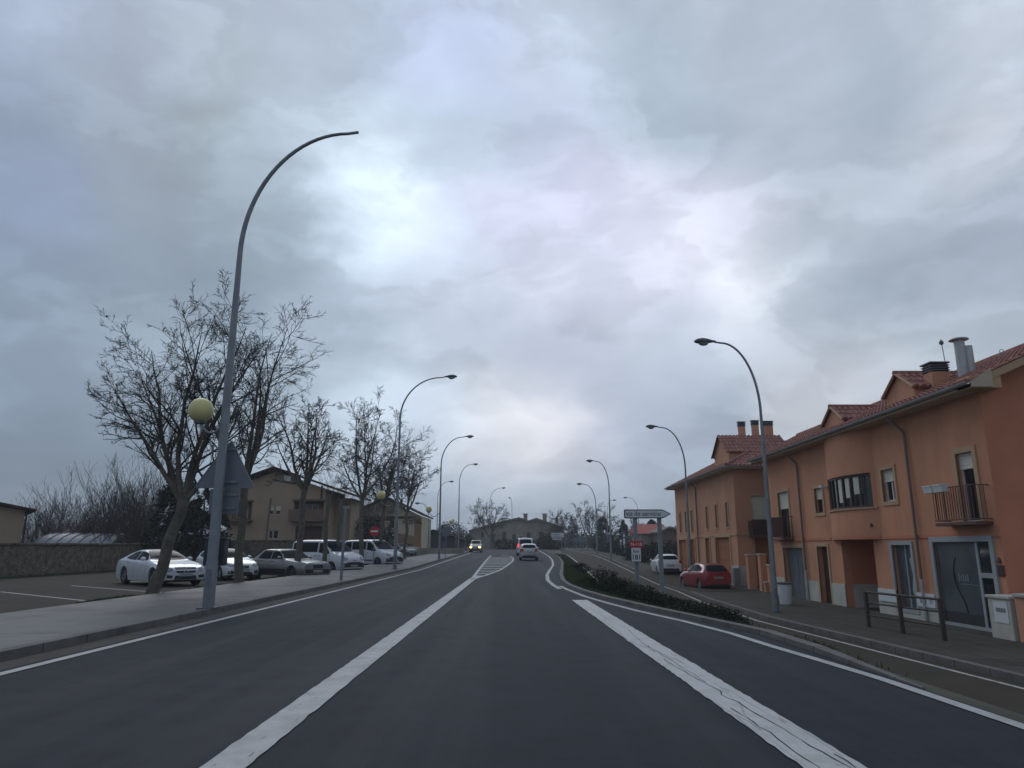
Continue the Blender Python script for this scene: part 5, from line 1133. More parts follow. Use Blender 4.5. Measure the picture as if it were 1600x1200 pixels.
# ------------------------------------------------------------ trees
def twigtree(rnd, H, crownR, start, levels, kids, trunk_r, lean=(0,0), limbs=None, spread=.9, wig=.22, upturn=.25, tw=.010, fork=True, minr=.008, lenf=.55, lo=.14, lr=.58):
    """bare tree: returns (trunk MB, crown MB)"""
    T, K = MB(), MB()
    segs = [0]
    def branch(mb, p, d, ln, r, lev, first=False):
        n = 5 if lev <= 1 else (4 if lev == 2 else 3); pts = [p.copy()]; rad = [r]; q = p.copy(); dd = d.copy()
        for i in range(n):
            j = Vector((rnd.gauss(0, wig), rnd.gauss(0, wig), rnd.gauss(0, wig*.6)+upturn*(.25 if lev < 2 else .12)))
            dd = (dd+j*(.45 if lev < 2 else .8)).normalized(); q = q+dd*ln/n; pts.append(q.copy()); rad.append(max(minr*.6, r*(1-.72*(i+1)/n)))
        mb.tube(pts, rad, 8 if lev == 0 else (6 if lev == 1 else (4 if lev == 2 else 3)), cap=False)
        segs[0] += n
        if lev >= levels: return
        k = kids[min(lev, len(kids)-1)]; k = max(2, int(k*rnd.uniform(.8, 1.25)))
        for i in range(k):
            t = lerp(.22 if lev else .3, .98, (i+rnd.random())/k); f = t*n; a = min(int(f), n-1); pt = pts[a].lerp(pts[a+1], f-a)
            dr = (pts[a+1]-pts[a]).normalized(); ax_ = dr.orthogonal().normalized(); ax_.rotate(Matrix.Rotation(rnd.uniform(0, 6.283), 3, dr))
            ang = rnd.uniform(.45, 1.0)*spread; nd_ = (dr*math.cos(ang)+ax_*math.sin(ang)).normalized()
            if nd_.z < -.35: nd_.z *= .3; nd_.normalize()
            branch(K, pt, nd_, ln*lenf*rnd.uniform(.7, 1.15)*(1-.25*t), max(minr, r*.5*(1-.4*t)), lev+1)
    base = Vector((0,0,0)); d = Vector((lean[0], lean[1], 1)).normalized()
    fk = base+d*start
    pts = [base-Vector((0,0,.1))]+[base+d*start*t+Vector((rnd.gauss(0,.04),rnd.gauss(0,.04),0)) for t in (.08,.3,.6,.85)]+[fk]
    T.tube(pts, [trunk_r*1.5,trunk_r*1.12,trunk_r,trunk_r*.95,trunk_r*.92,trunk_r*.98], 12)
    limbs = limbs or [(k*2*math.pi/4+rnd.uniform(-.4,.4), rnd.uniform(.3,.75), 1.) for k in range(4)]
    for az, tilt, lf in limbs:
        dv = Vector((math.cos(az)*math.sin(tilt), math.sin(az)*math.sin(tilt), math.cos(tilt)))
        ln = min((H-start)/max(.35, dv.z)*1.0, crownR/max(.2, math.sin(tilt)))*lf
        n = 7; q = fk.copy()-d*trunk_r*.8; ps = [q.copy()]; rd = [trunk_r*(lr+.04)]; dd = dv.copy()
        for i in range(n):
            dd = (dd+Vector((rnd.gauss(0,.09), rnd.gauss(0,.09), .07))).normalized(); q = q+dd*ln/n; ps.append(q.copy()); rd.append(trunk_r*lr*(1-(i+1)/n)**.85+.007)
        T.tube(ps, rd, 8, cap=False)
        k = int(kids[0]*1.3)
        for i in range(k):
            t = lerp(lo, .97, (i+rnd.random())/k); f = t*n; a = min(int(f), n-1); pt = ps[a].lerp(ps[a+1], f-a); dr = (ps[a+1]-ps[a]).normalized()
            ax_ = dr.orthogonal().normalized(); ax_.rotate(Matrix.Rotation(rnd.uniform(0, 6.283), 3, dr)); ang = rnd.uniform(.55, 1.1)
            nd_ = (dr*math.cos(ang)+ax_*math.sin(ang)).normalized(); 
            if nd_.z < -.25: nd_.z *= .2; nd_.normalize()
            branch(K, pt, nd_, ln*.42*rnd.uniform(.7,1.2)*(1-.35*t), lerp(rd[a], rd[a+1], f-a)*.45+.004, 1)
    return T, K
def put_tree(loc, label, group, seed, name='bare_tree', bark='bark', twm='twig', leaves=0, **kw):
    rnd = random.Random(seed); T, K = twigtree(rnd, **kw); r = empty(name, loc, 0, label, 'tree', group)
    T.build('trunk', M[bark], r, fixn=False, smooth=50); K.build('crown', M[twm], r, fixn=False)
    if leaves:
        b = MB(); vv = K.v
        for i in range(leaves):
            p = Vector(rnd.choice(vv)); s = rnd.uniform(.02,.045); a = Vector((rnd.gauss(0,1),rnd.gauss(0,1),rnd.gauss(0,1))).normalized(); c = a.orthogonal().normalized(); b.add([p-a*s, p+c*s*.6, p+a*s, p-c*s*.6-Vector((0,0,s*.5))], [(0,1,2,3)])
        b.build('dry_leaves', M['deadleaf'], r, fixn=False)
    return r
GT = 'bare plane trees along the left pavement'
zt_ = lambda Y: zm(Y)-.1
p = G(237, 935, zt_); tp = D(295, 745, p.y)
put_tree(p, 'tall bare plane tree with leaning forked trunk in front of the white coupe', GT, 11, H=8.7, crownR=3.8, wig=.28, start=2.9, levels=4, kids=[9,7,6,4], minr=.0065, trunk_r=.165, lo=.16, lr=.5, lean=((tp.x-p.x)/(tp.z-p.z)*1.1,0),
 limbs=[(2.9,.10,.95),(2.7,.34,.85),(.2,.34,.92),(.9,.04,1.),(3.3,.55,.58),(0.0,.66,.62),(3.0,.42,.72)], leaves=160, lenf=.52)
rows_ = [((378,911),3.9,10.0,3.7,21,'second bare plane tree, its straight trunk in front of the white hatchback'),
 ((465,900),4.2,8.2,3.0,35,'third bare plane tree, trunk beside the old grey saloon'),
 ((563,888),4.6,10.4,3.9,43,'fourth and broad bare plane tree rising behind the nearer van'),
 ((591,885),4.2,8.6,3.0,52,'fifth bare plane tree with thin trunk by the farther van'),
 ((632,875),4.4,9.6,3.8,64,'sixth bare plane tree in front of the hostel gable')]
for (px, py), st_, H, cr, sd_, lb in rows_:
    p = G(px, py, zt_); p.x = clamp(p.x, -11.6, -9.9) if px < 600 else -10.3
    if px == 632: p.y = 66; p.x = D(632, 870, 66).x; p.z = zt_(66)
    if px == 378: p.x = -10.2; p.y = 27.6
    if px == 465: p.x = D(465,890,35).x; p.y = 35.
    if px == 563: p.x = D(563,890,48).x; p.y = 48.
    if px == 591: p.x = D(591,890,54).x; p.y = 54.
    rr = random.Random(sd_)
    put_tree(p, lb, GT, sd_, H=H, crownR=cr, start=st_, levels=4, kids=[6,6,5,3] if p.y < 30 else [7,6,5,4], trunk_r=.15, wig=.27, lean=(rr.uniform(-.02,.06),0), lenf=.52,
     limbs=[(k*1.257+rr.uniform(-.5,.5), t_, l_) for k, (t_, l_) in enumerate([(.08,1.),(.6,.95),(.85,.85),(.45,.95),(.75,.9),(.25,1.)])], leaves=60, minr=.005+.00012*p.y)
for (px, pt, py, Y, lb) in [(493,772,890,40.5,'pollarded bare trunk without crown between the saloon and the nearer van'),(524,780,885,43.5,'slim pollarded trunk standing in front of the white van')]:
    a = D(px, 870, Y); a.x = max(a.x, -10.3); t = D(px, pt, Y); z0 = zt_(Y); r = empty('pollarded_trunk', (a.x, Y, z0), 0, lb, 'tree trunk', GT)
    q = MB(); h = t.z-z0; q.tube([(0,0,-.1),(.02,0,h*.3),(-.03,0,h*.6),(.06,0,h*.93),(.05,.0,h)], [.15,.12,.11,.12,.09], 10); q.build('trunk', M['bark'], r, smooth=50)
    q = MB()
    for s in (-1, 1): q.tube([(.04,0,h*.9),(.04+s*.15,0,h*.98),(.04+s*.2,.03,h*1.04)], [.05,.04,.02], 6)
    q.build('stub', M['bark'], r)
# tree pits
for i, y in enumerate([20.9,27.6,35,48,54,66]):
    q = MB(); x = -10.1; q.box(x-1.4, -9.92, y-1.2, y+1.2, zm(y)-.16, zm(y)-.06); o = q.build('tree_pit', M['soil']); tag(o, kind='structure')
def pitr(rnd):
    y = rnd.choice([20.9,27.6,35,48]); return rnd.uniform(-11.4,-9.95), y+rnd.uniform(-1.15,1.15)
blades('pit_grass', 9000, pitr, lambda x, Y: zm(Y)-.055, .07, M['grass'], 9, .012, 'thin grass growing in the tree pits')
# thin grey post with flat top
p = G(533, 906, lambda Y: zm(Y)+.1); t = D(542, 791, p.y); r = empty('sign_post', p, 0, 'thin grey post with a flat sign edge-on, on the left pavement before the vans', 'sign post')
q = MB(); h = t.z-p.z; q.tube([(0,0,0),(.03,0,h-.08)], [.06,.05], 10); q.build('post', M['pole'], r); q = MB(); q.bbox(-.07,.2,-.02,.02,h-.12,h,.01); q.build('sign_edge', M['pole'], r)
# no entry sign
Y = 52.; c = D(585, 830, Y); r = empty('no_entry_sign', (c.x, Y, zm(Y)-.15), 0, 'round red no-entry sign with white bar above the farther van', 'road sign')
q = MB(); zc = c.z-r.location.z; q.lathe([(.001,-.01),(.36,-.01),(.36,.01),(.001,.01)], 28, Matrix.Translation((0,0,zc)) @ Matrix.Rotation(R(90),4,'X')); q.build('disc', M['signred'], r)
q = MB(); q.box(-.25,.25,-.016,-.011,zc-.06,zc+.06); q.build('bar', M['signlight'], r); q = MB(); q.tube([(0,.04,0),(0,.04,zc+.2)], .035, 8); q.build('post', M['pole'], r)
# round sign seen from the back, right side of the left pavement
Y = 72.; c = D(697, 831, Y); r = empty('round_sign', (c.x, Y, zm(Y)+.1), 0, 'grey back of a round road sign on a thin post, left of the oncoming car', 'road sign')
q = MB(); zc = c.z-r.location.z; q.lathe([(.001,-.01),(.45,-.01),(.45,.01),(.001,.01)], 28, Matrix.Translation((0,0,zc)) @ Matrix.Rotation(R(90),4,'X')); q.build('disc', M['signback'], r); q = MB(); q.tube([(0,-.04,0),(0,-.04,zc+.2)], .035, 8); q.build('post', M['pole'], r)
Y = 80.; c = D(693, 843, Y); r = empty('small_round_sign', (c.x, Y, zm(Y)+.1), 0, 'small round road sign with dark disc just left of the larger one', 'road sign')
q = MB(); zc = c.z-r.location.z; q.lathe([(.001,-.01),(.25,-.01),(.25,.01),(.001,.01)], 24, Matrix.Translation((0,0,zc)) @ Matrix.Rotation(R(90),4,'X')); q.build('disc', M['darkbox'], r); q = MB(); q.tube([(0,.03,0),(0,.03,zc)], .03, 8); q.build('post', M['pole'], r)
# ------------------------------------------------------------ left background
sw = empty('stone_wall', (0,0,0), 0, 'long rubble stone wall along the far side of the left car park', 'wall')
q = MB(); rr = random.Random(5); ys = [-5+i*1.0 for i in range(84)]; vs = []
for y in ys: z0 = zm(y)-.25; zt = zm(y)+1.5+rr.uniform(-.05,.05); x = -25.4+rr.uniform(-.04,.04); vs += [(x,y,z0),(x,y,lerp(z0,zt,.5)),(x,y,zt),(x-.5,y,zt),(x-.5,y,z0)]
q.add(vs, [(5*i+a, 5*i+a+1, 5*i+a+6, 5*i+a+5) for i in range(len(ys)-1) for a in range(4)]+[(0,1,2,3,4)]); q.build('wall', M['stone'], sw)
q = MB(); 
for y in ys[:-1]: q.bbox(-25.95, -25.3, y+.01, y+.98, zm(y)+1.47, zm(y)+1.56+rr.uniform(0,.03), .02)
q.build('coping', M['stone'], sw)
gs = MB()
tag(blades('wall_foot_grass', 5000, lambda rnd: (rnd.uniform(-25.35,-24.6), rnd.uniform(20,70)), lambda x, Y: zm(Y)-.15, .16, M['grass'], 12, .02, 'rough grass along the foot of the stone wall'))
# shed at the far left: tan wall with shallow dark roof
Y = 47.; c = D(40, 794, Y); e = D(54, 783, Y); r = empty('shed', (c.x, Y, 0), R(37), 'tan rendered shed with shallow dark roof behind the wall at the left edge', 'shed')
q = MB(); sl = .17; ch = c.z-.15
q.prism([(-16, -.3),(0, -.3),(0, ch),(-8, ch+8*sl),(-16, ch)], 'y', 0, 12); q.build('wall', M['shedwall'], r)
q = MB(); q.prism([(.55, ch-.06),(.55, ch+.08),(-8, ch+8*sl+.42),(-16.6, ch),(-16.6,ch-.1),(-8, ch+8*sl+.12)], 'y', -.5, 12.4); q.build('roof', M['dark_roof'], r)
q = MB(); q.tube([(.1,-.08,ch),(.1,-.08,-.2)], .06, 6); q.build('downpipe', M['trim'], r)
# polytunnel behind the wall
a, b_ = D(48, 832, 52), D(172, 832, 52); r = empty('greenhouse', (0,0,0), 0, 'low white polythene greenhouse showing over the stone wall', 'greenhouse')
q = MB(); n = 10; q.prism([(52+3*(1-math.cos(math.pi*k/n)), a.z-1.6+1.6*math.sin(math.pi*k/n)) for k in range(n+1)], 'x', a.x, b_.x); q.build('cover', M['plastic_white'], r, smooth=40)
q = MB()
for k in range(8): x = lerp(a.x, b_.x, k/7); q.tube([(x, 52+3*(1-math.cos(math.pi*j/n))-.02*math.cos(math.pi*j/n), a.z-1.58+1.62*math.sin(math.pi*j/n)) for j in range(n+1)], .03, 5)
q.build('hoop', M['pole'], r)
# bare shrubs and trees behind the wall
def shrub(loc, label, group, seed, H, Rr, n, m='twig', cat='tree', name='bare_shrub', thick=.03, lev=2, erect=.35):
    rnd = random.Random(seed); K = MB()
    def br(p, d, ln, r, lv):
        ps = [p.copy()]; rd = [r]; q = p.copy(); dd = d.copy()
        for i in range(3): dd = (dd+Vector((rnd.gauss(0,.14),rnd.gauss(0,.14),.1))).normalized(); q = q+dd*ln/3; ps.append(q.copy()); rd.append(r*(1-.3*(i+1)))
        K.tube(ps, [max(x, .008) for x in rd], 3, cap=False)
        if lv > 0:
            for i in range(rnd.randint(4,6)):
                t = rnd.uniform(.25,.95)*3; a = min(int(t),2); pt = ps[a].lerp(ps[a+1], t-a); nd_ = (dd+Vector((rnd.gauss(0,.5),rnd.gauss(0,.5),rnd.uniform(0,.4)))).normalized(); br(pt, nd_, ln*rnd.uniform(.3,.5), r*.5, lv-1)
    for i in range(n):
        az = rnd.uniform(0,6.283); rr_ = rnd.random()**.5*Rr*.5; p0 = Vector((math.cos(az)*rr_, math.sin(az)*rr_*.6, rnd.uniform(0,.3)*H*.2)); tl = rnd.uniform(0, erect*2)
        br(p0, Vector((math.cos(az)*math.sin(tl), math.sin(az)*math.sin(tl), math.cos(tl))), H*rnd.uniform(.55,1.0), thick, lev)
    r = empty(name, loc, 0, label, cat, group); q = MB()
    for k in range(3): q.tube([(0,0,-.2),(rnd.gauss(0,.15),rnd.gauss(0,.15),H*.2),(rnd.gauss(0,.3)*Rr*.4,0,H*.45)], [.12,.09,.05], 6)
    q.build('trunk', M['twig'], r, fixn=False); K.build('crown', M[m], r, fixn=False); return r
GB = 'bare trees and shrubs behind the stone wall'
for i, (px, pt, Y, Rr, n, m, lb, nm) in enumerate([
 (82,783,62,2.6,26,'twig2','reddish bare bush right of the shed',None),(124,786,66,2.6,26,'twig2','rounded bare bush above the greenhouse',None),(60,806,54,2.0,20,'twig2','low tangled bush close to the shed corner',None),
 (158,778,60,2.2,20,'twig','thin bare shrub at the right end of the greenhouse',None),(186,758,56,2.4,34,'twig','leftmost of the tall erect bare shrubs',None),(215,746,56,2.6,38,'twig','middle one of the tall erect bare shrubs',None),(246,742,55,2.4,34,'twig','rightmost tall erect bare shrub beside the dark conifer',None),
 (105,812,56,2.6,22,'twig2','low russet shrub in front of the greenhouse',None),(150,815,55,2.4,22,'twig2','low brown shrub at the wall near the greenhouse end',None),(200,800,54,3.,30,'twig2','dense brown undergrowth shrub below the erect shrubs',None),(240,800,53,3.,30,'twig2','dense dark undergrowth shrub beside the leaning tree',None)]):
    c = D(px, pt, Y); shrub((c.x, Y, 0), lb, GB, 100+i, (c.z)*1.02, Rr, n, m)
def cone_tree(loc, label, group, seed, H, Rr, n=2600, m='conifer', name='conifer', shape=1.0, low=.05, s0=.10):
    rnd = random.Random(seed); b = MB(); vs = []; fs = []
    lobes = [(rnd.uniform(0,6.283), rnd.uniform(low,.95), rnd.uniform(.75,1.2)) for _ in range(46)]
    for i in range(n):
        az, t, k = rnd.choice(lobes); t = clamp(t+rnd.gauss(0,.035), 0, 1); az += rnd.gauss(0,.28); rr_ = Rr*k*((1-t)**shape)*(.25+.75*rnd.random()**.5)+.05
        p = Vector((math.cos(az)*rr_, math.sin(az)*rr_, H*t-rr_*.12)); s = rnd.uniform(.5,1.3)*s0*(1.2+H*.10); a = Vector((rnd.gauss(0,1),rnd.gauss(0,1),rnd.gauss(0,.5))).normalized(); c = a.orthogonal().normalized(); c.rotate(Matrix.Rotation(rnd.uniform(0,6.28),3,a)); k0 = len(vs)
        vs += [p-a*s, p+c*s*.35, p+a*s, p-c*s*.35]; fs.append((k0,k0+1,k0+2,k0+3))
    b.add(vs, fs); r = empty(name, loc, 0, label, 'tree', group); b.build('crown', M[m], r, fixn=False)
    q = MB(); q.tube([(0,0,-.2),(0,0,H*.5),(0,0,H*.97)], [.16,.1,.02], 7); q.build('trunk', M['twig'], r); return r
for i, (px, pt, Y, Rr, lb) in enumerate([(272,733,52,2.0,'dark conifer just left of the leaning plane tree'),(298,752,52,2.2,'dark conifer just right of the leaning plane tree'),(322,760,53,1.9,'dark conifer beneath the triangular sign'),(340,790,56,2.0,'dark conifer beside the tan apartment house')]):
    c = D(px, pt, Y); cone_tree((c.x, Y, 0), lb, 'dark conifers behind the stone wall', 200+i, c.z, Rr, 3600, shape=.62)
# ---- tan apartment house
YA = 74.; r = empty('apartment_house', (0,0,0), 0, 'tan gabled three-storey apartment house with balconies behind the parked cars', 'apartment house')
ap = D(432, 733, YA); lf = D(350, 762, YA); rg = D(545, 772, YA); z0 = zm(YA)-.2
wl, wr_ = D(357, 800, YA).x, D(508, 800, YA).x; sL = (ap.z-lf.z)/(ap.x-lf.x); sR = (ap.z-rg.z)/(rg.x-ap.x)
zat = lambda x: (ap.z-(ap.x-x)*sL if x < ap.x else ap.z-(x-ap.x)*sR)-.25
def hp(px0, py0, px1, py1, Y=YA): a, b = D(px0, py0, Y), D(px1, py1, Y); return (a.x, b.x, b.z, a.z)
wins = [hp(422,752,441,763), hp(421,790,427,804), hp(431,790,438,804), hp(420,829,425,842), hp(427,829,434,842)]
bays = [hp(352,784,392,812), hp(460,783,505,812), hp(462,822,507,846)]
q = MB(); zc_ = min(zat(wl), zat(wr_)); wall(q, 'y', YA, wl, wr_, z0, zc_, wins+bays, .3, 1)
q.add([(wl,YA,zc_),(wr_,YA,zc_),(wr_,YA,zat(wr_)),(ap.x,YA,ap.z-.25),(wl,YA,zat(wl))], [(0,1,2,3,4)]); q.box(wl, wl+.3, YA+.3, YA+8.5, z0, zc_); q.box(wr_-.3, wr_, YA+.3, YA+8.5, z0, zc_)
# side wing to the right
q.box(wr_, rg.x-.6, YA+4, YA+8.5, z0, zat(rg.x-.6)-.1)
q.build('wall', M['tan'], r)
q = MB(); e1 = lf.x-.6; e2 = rg.x+.6; zz = lambda x: zat(x)+.25
q.prism([(e1,zz(e1)-.02),(ap.x,ap.z),(e2,zz(e2)-.02),(e2,zz(e2)+.18),(ap.x,ap.z+.2),(e1,zz(e1)+.18)], 'y', YA-1.0, YA+9); q.build('roof', M['dark_roof'], r)
for i, h in enumerate(wins): window(r, 'y', YA, h, 1, blind=.85 if i == 0 else (.5 if i < 3 else 0), frame='whiteframe', trim=None, cols=1 if i else 2)
for i, h in enumerate(bays):
    q = MB(); q.box(h[0], h[1], YA+1.2, YA+1.3, h[2], h[3]); q.box(h[0],h[0]+.1,YA+.3,YA+1.2,h[2],h[3]); q.box(h[1]-.1,h[1],YA+.3,YA+1.2,h[2],h[3]); q.box(h[0],h[1],YA+.3,YA+1.3,h[3],h[3]+.1); q.box(h[0],h[1],YA+.3,YA+1.3,h[2]-.1,h[2]); o = q.build('loggia', M['tanb'], r)
    if i < 2:
        w_ = (lerp(h[0],h[1],.3), lerp(h[0],h[1],.72), h[2]+.2, h[3]-.25); window(o, 'y', YA+1.19, w_, -1, depth=.03, blind=.85, frame='whiteframe', trim=None); 
        q = MB(); a0, a1 = h[0]-.2, h[1]+.2; q.box(a0, a1, YA-1.1, YA, h[2]-.2, h[2]); ob = q.build('balcony', M['tanb'], r)
        q = MB(); x = a0
        if i == 0:
            while x < a1: q.box(x, x+.06, YA-1.08, YA-1.04, h[2], h[2]+.95); x += .2
            q.box(a0, a1, YA-1.1, YA-1.02, h[2]+.95, h[2]+1.02)
        else: q.box(a0, a1, YA-1.1, YA-1.0, h[2], h[2]+1.0)
        q.build('balustrade', M['tanb'], ob)
        q = MB(); q.box(a0+.1, a1-.1, YA-.5, YA, h[3], h[3]+.18); q.build('canopy', M['tanb'], ob)
q = MB(); t = D(423, 778, YA-.1); q.tube([(t.x,YA-.06,t.z),(t.x-.3,YA-.06,z0)], .07, 6); q.build('downpipe', M['tanb'], r)
q = MB(); t = D(451, 748, YA); q.bbox(t.x-.35,t.x+.35,YA-.35,YA,t.z-.28,t.z+.28,.03); q.build('air_conditioner', M['whiteframe'], r)
q = MB(); t = D(503, 765, YA); q.box(t.x-.1,t.x+.1,YA-.03,YA,t.z-1.0,t.z+.4); q.build('vent_slot', M['trim'], r)
# stone garden wall in front of it
q = MB(); a, b_ = D(330, 847, 70), D(470, 847, 70); q.box(a.x, b_.x, 70, 70.4, 0, a.z+.1); o = empty('garden_wall', (0,0,0), 0, 'stone garden wall below the tan apartment house', 'wall'); q.build('wall', M['stone'], o); q = MB(); q.bbox(a.x-.1,b_.x+.1,69.9,70.5,a.z+.1,a.z+.2,.02); q.build('coping', M['stone'], o)
# dark hedge mass between the house and hostel
def leafmass(name, blobs, n, m, seed, s0, label=None, cat=None, kind=None, parent=None, group=None):
    rnd = random.Random(seed); vs = []; fs = []; tot = sum(b[3]*b[4]*b[5] for b in blobs)
    for (x, y, z, rx, ry, rz_) in blobs:
        sub = [Vector((rnd.gauss(0,.5), rnd.gauss(0,.5), rnd.gauss(0,.45))) for _ in range(14)]
        for i in range(int(n*rx*ry*rz_/tot)+60):
            if rnd.random() < .55: v = rnd.choice(sub)+Vector((rnd.gauss(0,.2),rnd.gauss(0,.2),rnd.gauss(0,.2)))
            else: v = Vector((rnd.gauss(0,1),rnd.gauss(0,1),rnd.gauss(0,1))).normalized()*rnd.uniform(.6,1.02)
            if v.length > 1.15: v = v.normalized()*rnd.uniform(.8,1.12)
            p = Vector((x+v.x*rx, y+v.y*ry, z+abs(v.z)*rz_ if z-v.z*rz_ < 0 else z+v.z*rz_)); s = s0*rnd.uniform(.5,1.4)
            a = Vector((rnd.gauss(0,1),rnd.gauss(0,1),rnd.gauss(0,.7))).normalized(); c = a.orthogonal().normalized(); c.rotate(Matrix.Rotation(rnd.uniform(0,6.28),3,a)); k = len(vs)
            vs += [p-a*s, p+c*s*.5, p+a*s, p-c*s*.5]; fs.append((k,k+1,k+2,k+3))
    b = MB(); b.add(vs, fs); o = b.build(name, M[m], parent, fixn=False)
    if label or kind: tag(o, label, cat, group, kind)
    return o
c = D(566, 815, 82); r = empty('evergreen_shrub', (c.x, 82, 0), 0, 'big dark evergreen behind the vans, between apartment house and hostel', 'shrub')
leafmass('crown', [(0,0,2.2,3.4,2.,2.6),(2.2,0,2.0,2.2,1.5,2.2),(-2.6,0,1.6,2.,1.5,2.0)], 6000, 'hedge', 31, .16, parent=r); q = MB(); q.tube([(0,0,0),(0,0,2)], [.2,.1], 6); q.build('trunk', M['twig'], r)
c = D(535, 762, 92); shrub((c.x+1, 92, 0), 'pale bare tree rising behind the apartment house roof', 'bare trees beyond the buildings', 131, 8.5, 5, 46, 'twig2', lev=3, erect=.3)
# ---- hostel
YH = 98.; r = empty('hostel', (0,0,0), 0, 'cream gabled hostel with dark lettering high on its end wall', 'building')
x0, x1 = D(598, 830, YH).x, D(658, 830, YH).x; zb = zm(YH)-.2; pk = D(604, 778, YH); er = D(661, 806, YH)
sl = (pk.z-er.z)/(er.x-pk.x); zx = lambda x: pk.z-abs(x-pk.x)*sl-.15
h1 = hp(609,813,616,825,YH); h2 = hp(604,786,616,800,YH); h3 = hp(600,818,606,850,YH)
q = MB(); wall(q, 'y', YH, x0-8, x1, zb, zx(x1), [h1], .3, 1); q.add([(x0-8,YH,zx(x1)),(x1,YH,zx(x1)),(pk.x,YH,pk.z-.15),(x0-8,YH,zx(x0-8))], [(0,1,2,3)]); q.box(x1-.3, x1, YH+.3, YH+12, zb, zx(x1)); q.build('wall', M['hostal'], r)
q = MB(); q.box(x1-.9, x1+.03, YH-.03, YH+.0, zb, zx(x1)-.2); q.build('corner_stone', M['orange_stone'], r)
q = MB(); a = D(622, 838, YH); q.prism([(a.x, zb+2.8),(x1-.92, zb+.1+2.3),(x1-.92, zb),(a.x, zb)], 'y', YH-.05, YH-.003); q.build('stone_base', M['orange_stone'], r)
q = MB(); q.prism([(er.x,er.z),(pk.x,pk.z),(pk.x-9,pk.z-9*sl),(pk.x-9,pk.z-9*sl+.2),(pk.x,pk.z+.22),(er.x,er.z+.2)], 'y', YH-.8, YH+13); q.build('roof', M['dark_roof'], r)
window(r, 'y', YH, h1, 1, blind=0, trim=None, cols=1); q = MB(); q.box(h2[0],h2[1],YH-.6,YH,h2[2],h2[3]); q.build('bay', M['tanb'], r)
q = MB(); q.box(x0-8, x1+.05, YH-.06, YH-.002, D(630,809.5,YH).z-.1, D(630,809.5,YH).z+.02); q.build('string_course', M['tanb'], r)
a, b_ = D(633, 812, YH), D(656, 819, YH); text('HOSTAL', (a.z-b_.z)*1.35, M['signblack'], 'lettering', r, face_cam((a.x+b_.x)/2, YH-.09, (a.z+b_.z)/2), .02, .88, .01)
q = MB(); t = D(655, 860, YH-8); q.box(t.x-.3, t.x+5.5, YH-8, YH-7.6, zm(90)-.3, zm(90)+.75); tag(q.build('low_wall', M['farstone']), 'low pale stone wall beside the hostel entrance', 'wall')
c = D(680, 838, 108); q = MB(); q.prism([(c.x-5,0),(c.x+4,0),(c.x+4,c.z-.6),(c.x-.5,c.z+.8),(c.x-5,c.z-.6)], 'y', 110, 118); o = empty('stone_barn', (0,0,0), 0, 'dark grey barn between the hostel and the round bush', 'building'); q.build('wall', mat('dark_stone', (.075,.075,.08), .9), o); q = MB(); q.prism([(c.x-5.3,c.z-.7),(c.x-.5,c.z+.85),(c.x+4.3,c.z-.7),(c.x+4.3,c.z-.5),(c.x-.5,c.z+1.05),(c.x-5.3,c.z-.5)], 'y', 109.6, 118.4); q.build('roof', M['dark_roof'], o)
# dark round bush left of the oncoming car
c = D(708, 812, 125); r = empty('dark_tree', (c.x, 125, .8), 0, 'dark dense rounded tree left of the oncoming car', 'tree'); leafmass('crown', [(0,0,2.3,3.0,2.5,2.6),(-1.6,0,1.8,2.0,2,1.8),(2.4,0,1.3,1.6,1.5,1.4)], 6500, 'twig', 41, .14, parent=r); q = MB(); q.tube([(0,0,-.5),(0,0,2)], [.25,.15], 6); q.build('trunk', M['twig'], r)
# lone thin poles by the hostel
for i, (px, pt, Y) in enumerate([(669,787,95),]):
    c = D(px, 860, Y); t = D(px, pt, Y); lamp(c.x, Y, zm(Y), t.z-zm(Y), -1, .9, 'thin lamp post beside the hostel corner', gL, base=.1)
# third globe lamp behind (pole with globe near x 700)
c = D(707, 814, 104); o = empty('globe_lamp', (c.x, 104, zm(104)+.1), 0, 'pale globe lamp on a slim bracket before the dark round tree', 'street lamp', gL); globe(o, 0, c.z-o.location.z, .55, c.z-o.location.z-.4, rad=.30)
q = MB(); q.tube([(.55,0,0),(.55,0,c.z-o.location.z)], .05, 8); q.build('pole', M['pole'], o)
# ---- long old stone building ahead
YB = 165.; r = empty('stone_hall', (0,0,0), 0, 'long old stone hall with two low gables at the end of the road', 'building')
zg = .8
pf = [D(733,829,YB), D(765,820,YB), D(811,809,YB), D(826,814,YB), D(838,810,YB), D(879,824,YB)]
q = MB(); q.prism([(pf[0].x, zg)]+[(p.x, p.z-.3) for p in pf]+[(pf[-1].x, zg)], 'y', YB, YB+16); q.build('wall', M['farstone'], r)
q = MB()
for a, b_ in zip(pf, pf[1:]): q.prism([(a.x,a.z-.3),(b_.x,b_.z-.3),(b_.x,b_.z+.12),(a.x,a.z+.12)], 'y', YB-.6, YB+17)
q.build('roof', M['farroof'], r)
for (px0,py0,px1,py1) in [(752,832,756,840),(768,834,774,848),(785,831,791,846),(800,835,806,858),(823,832,829,846),(842,831,849,842),(856,832,859,840),(865,832,869,840),(812,838,816,856)]:
    h = hp(px0,py0,px1,py1,YB); q = MB(); q.box(h[0],h[1],YB-.08,YB-.002,h[2],h[3]); q.build('window', mat('dark_opening', (.05,.05,.055), .7) if 'dark_opening' not in bpy.data.materials else bpy.data.materials['dark_opening'], r)
for px in (821, 851): c = D(px, 806, YB+3); q = MB(); q.box(c.x-.45,c.x+.45,YB+2.5,YB+3.5,c.z-2,c.z+.3); q.box(c.x-.6,c.x+.6,YB+2.4,YB+3.6,c.z+.3,c.z+.5); q.build('chimney', M['farstone'], r)
q = MB(); 
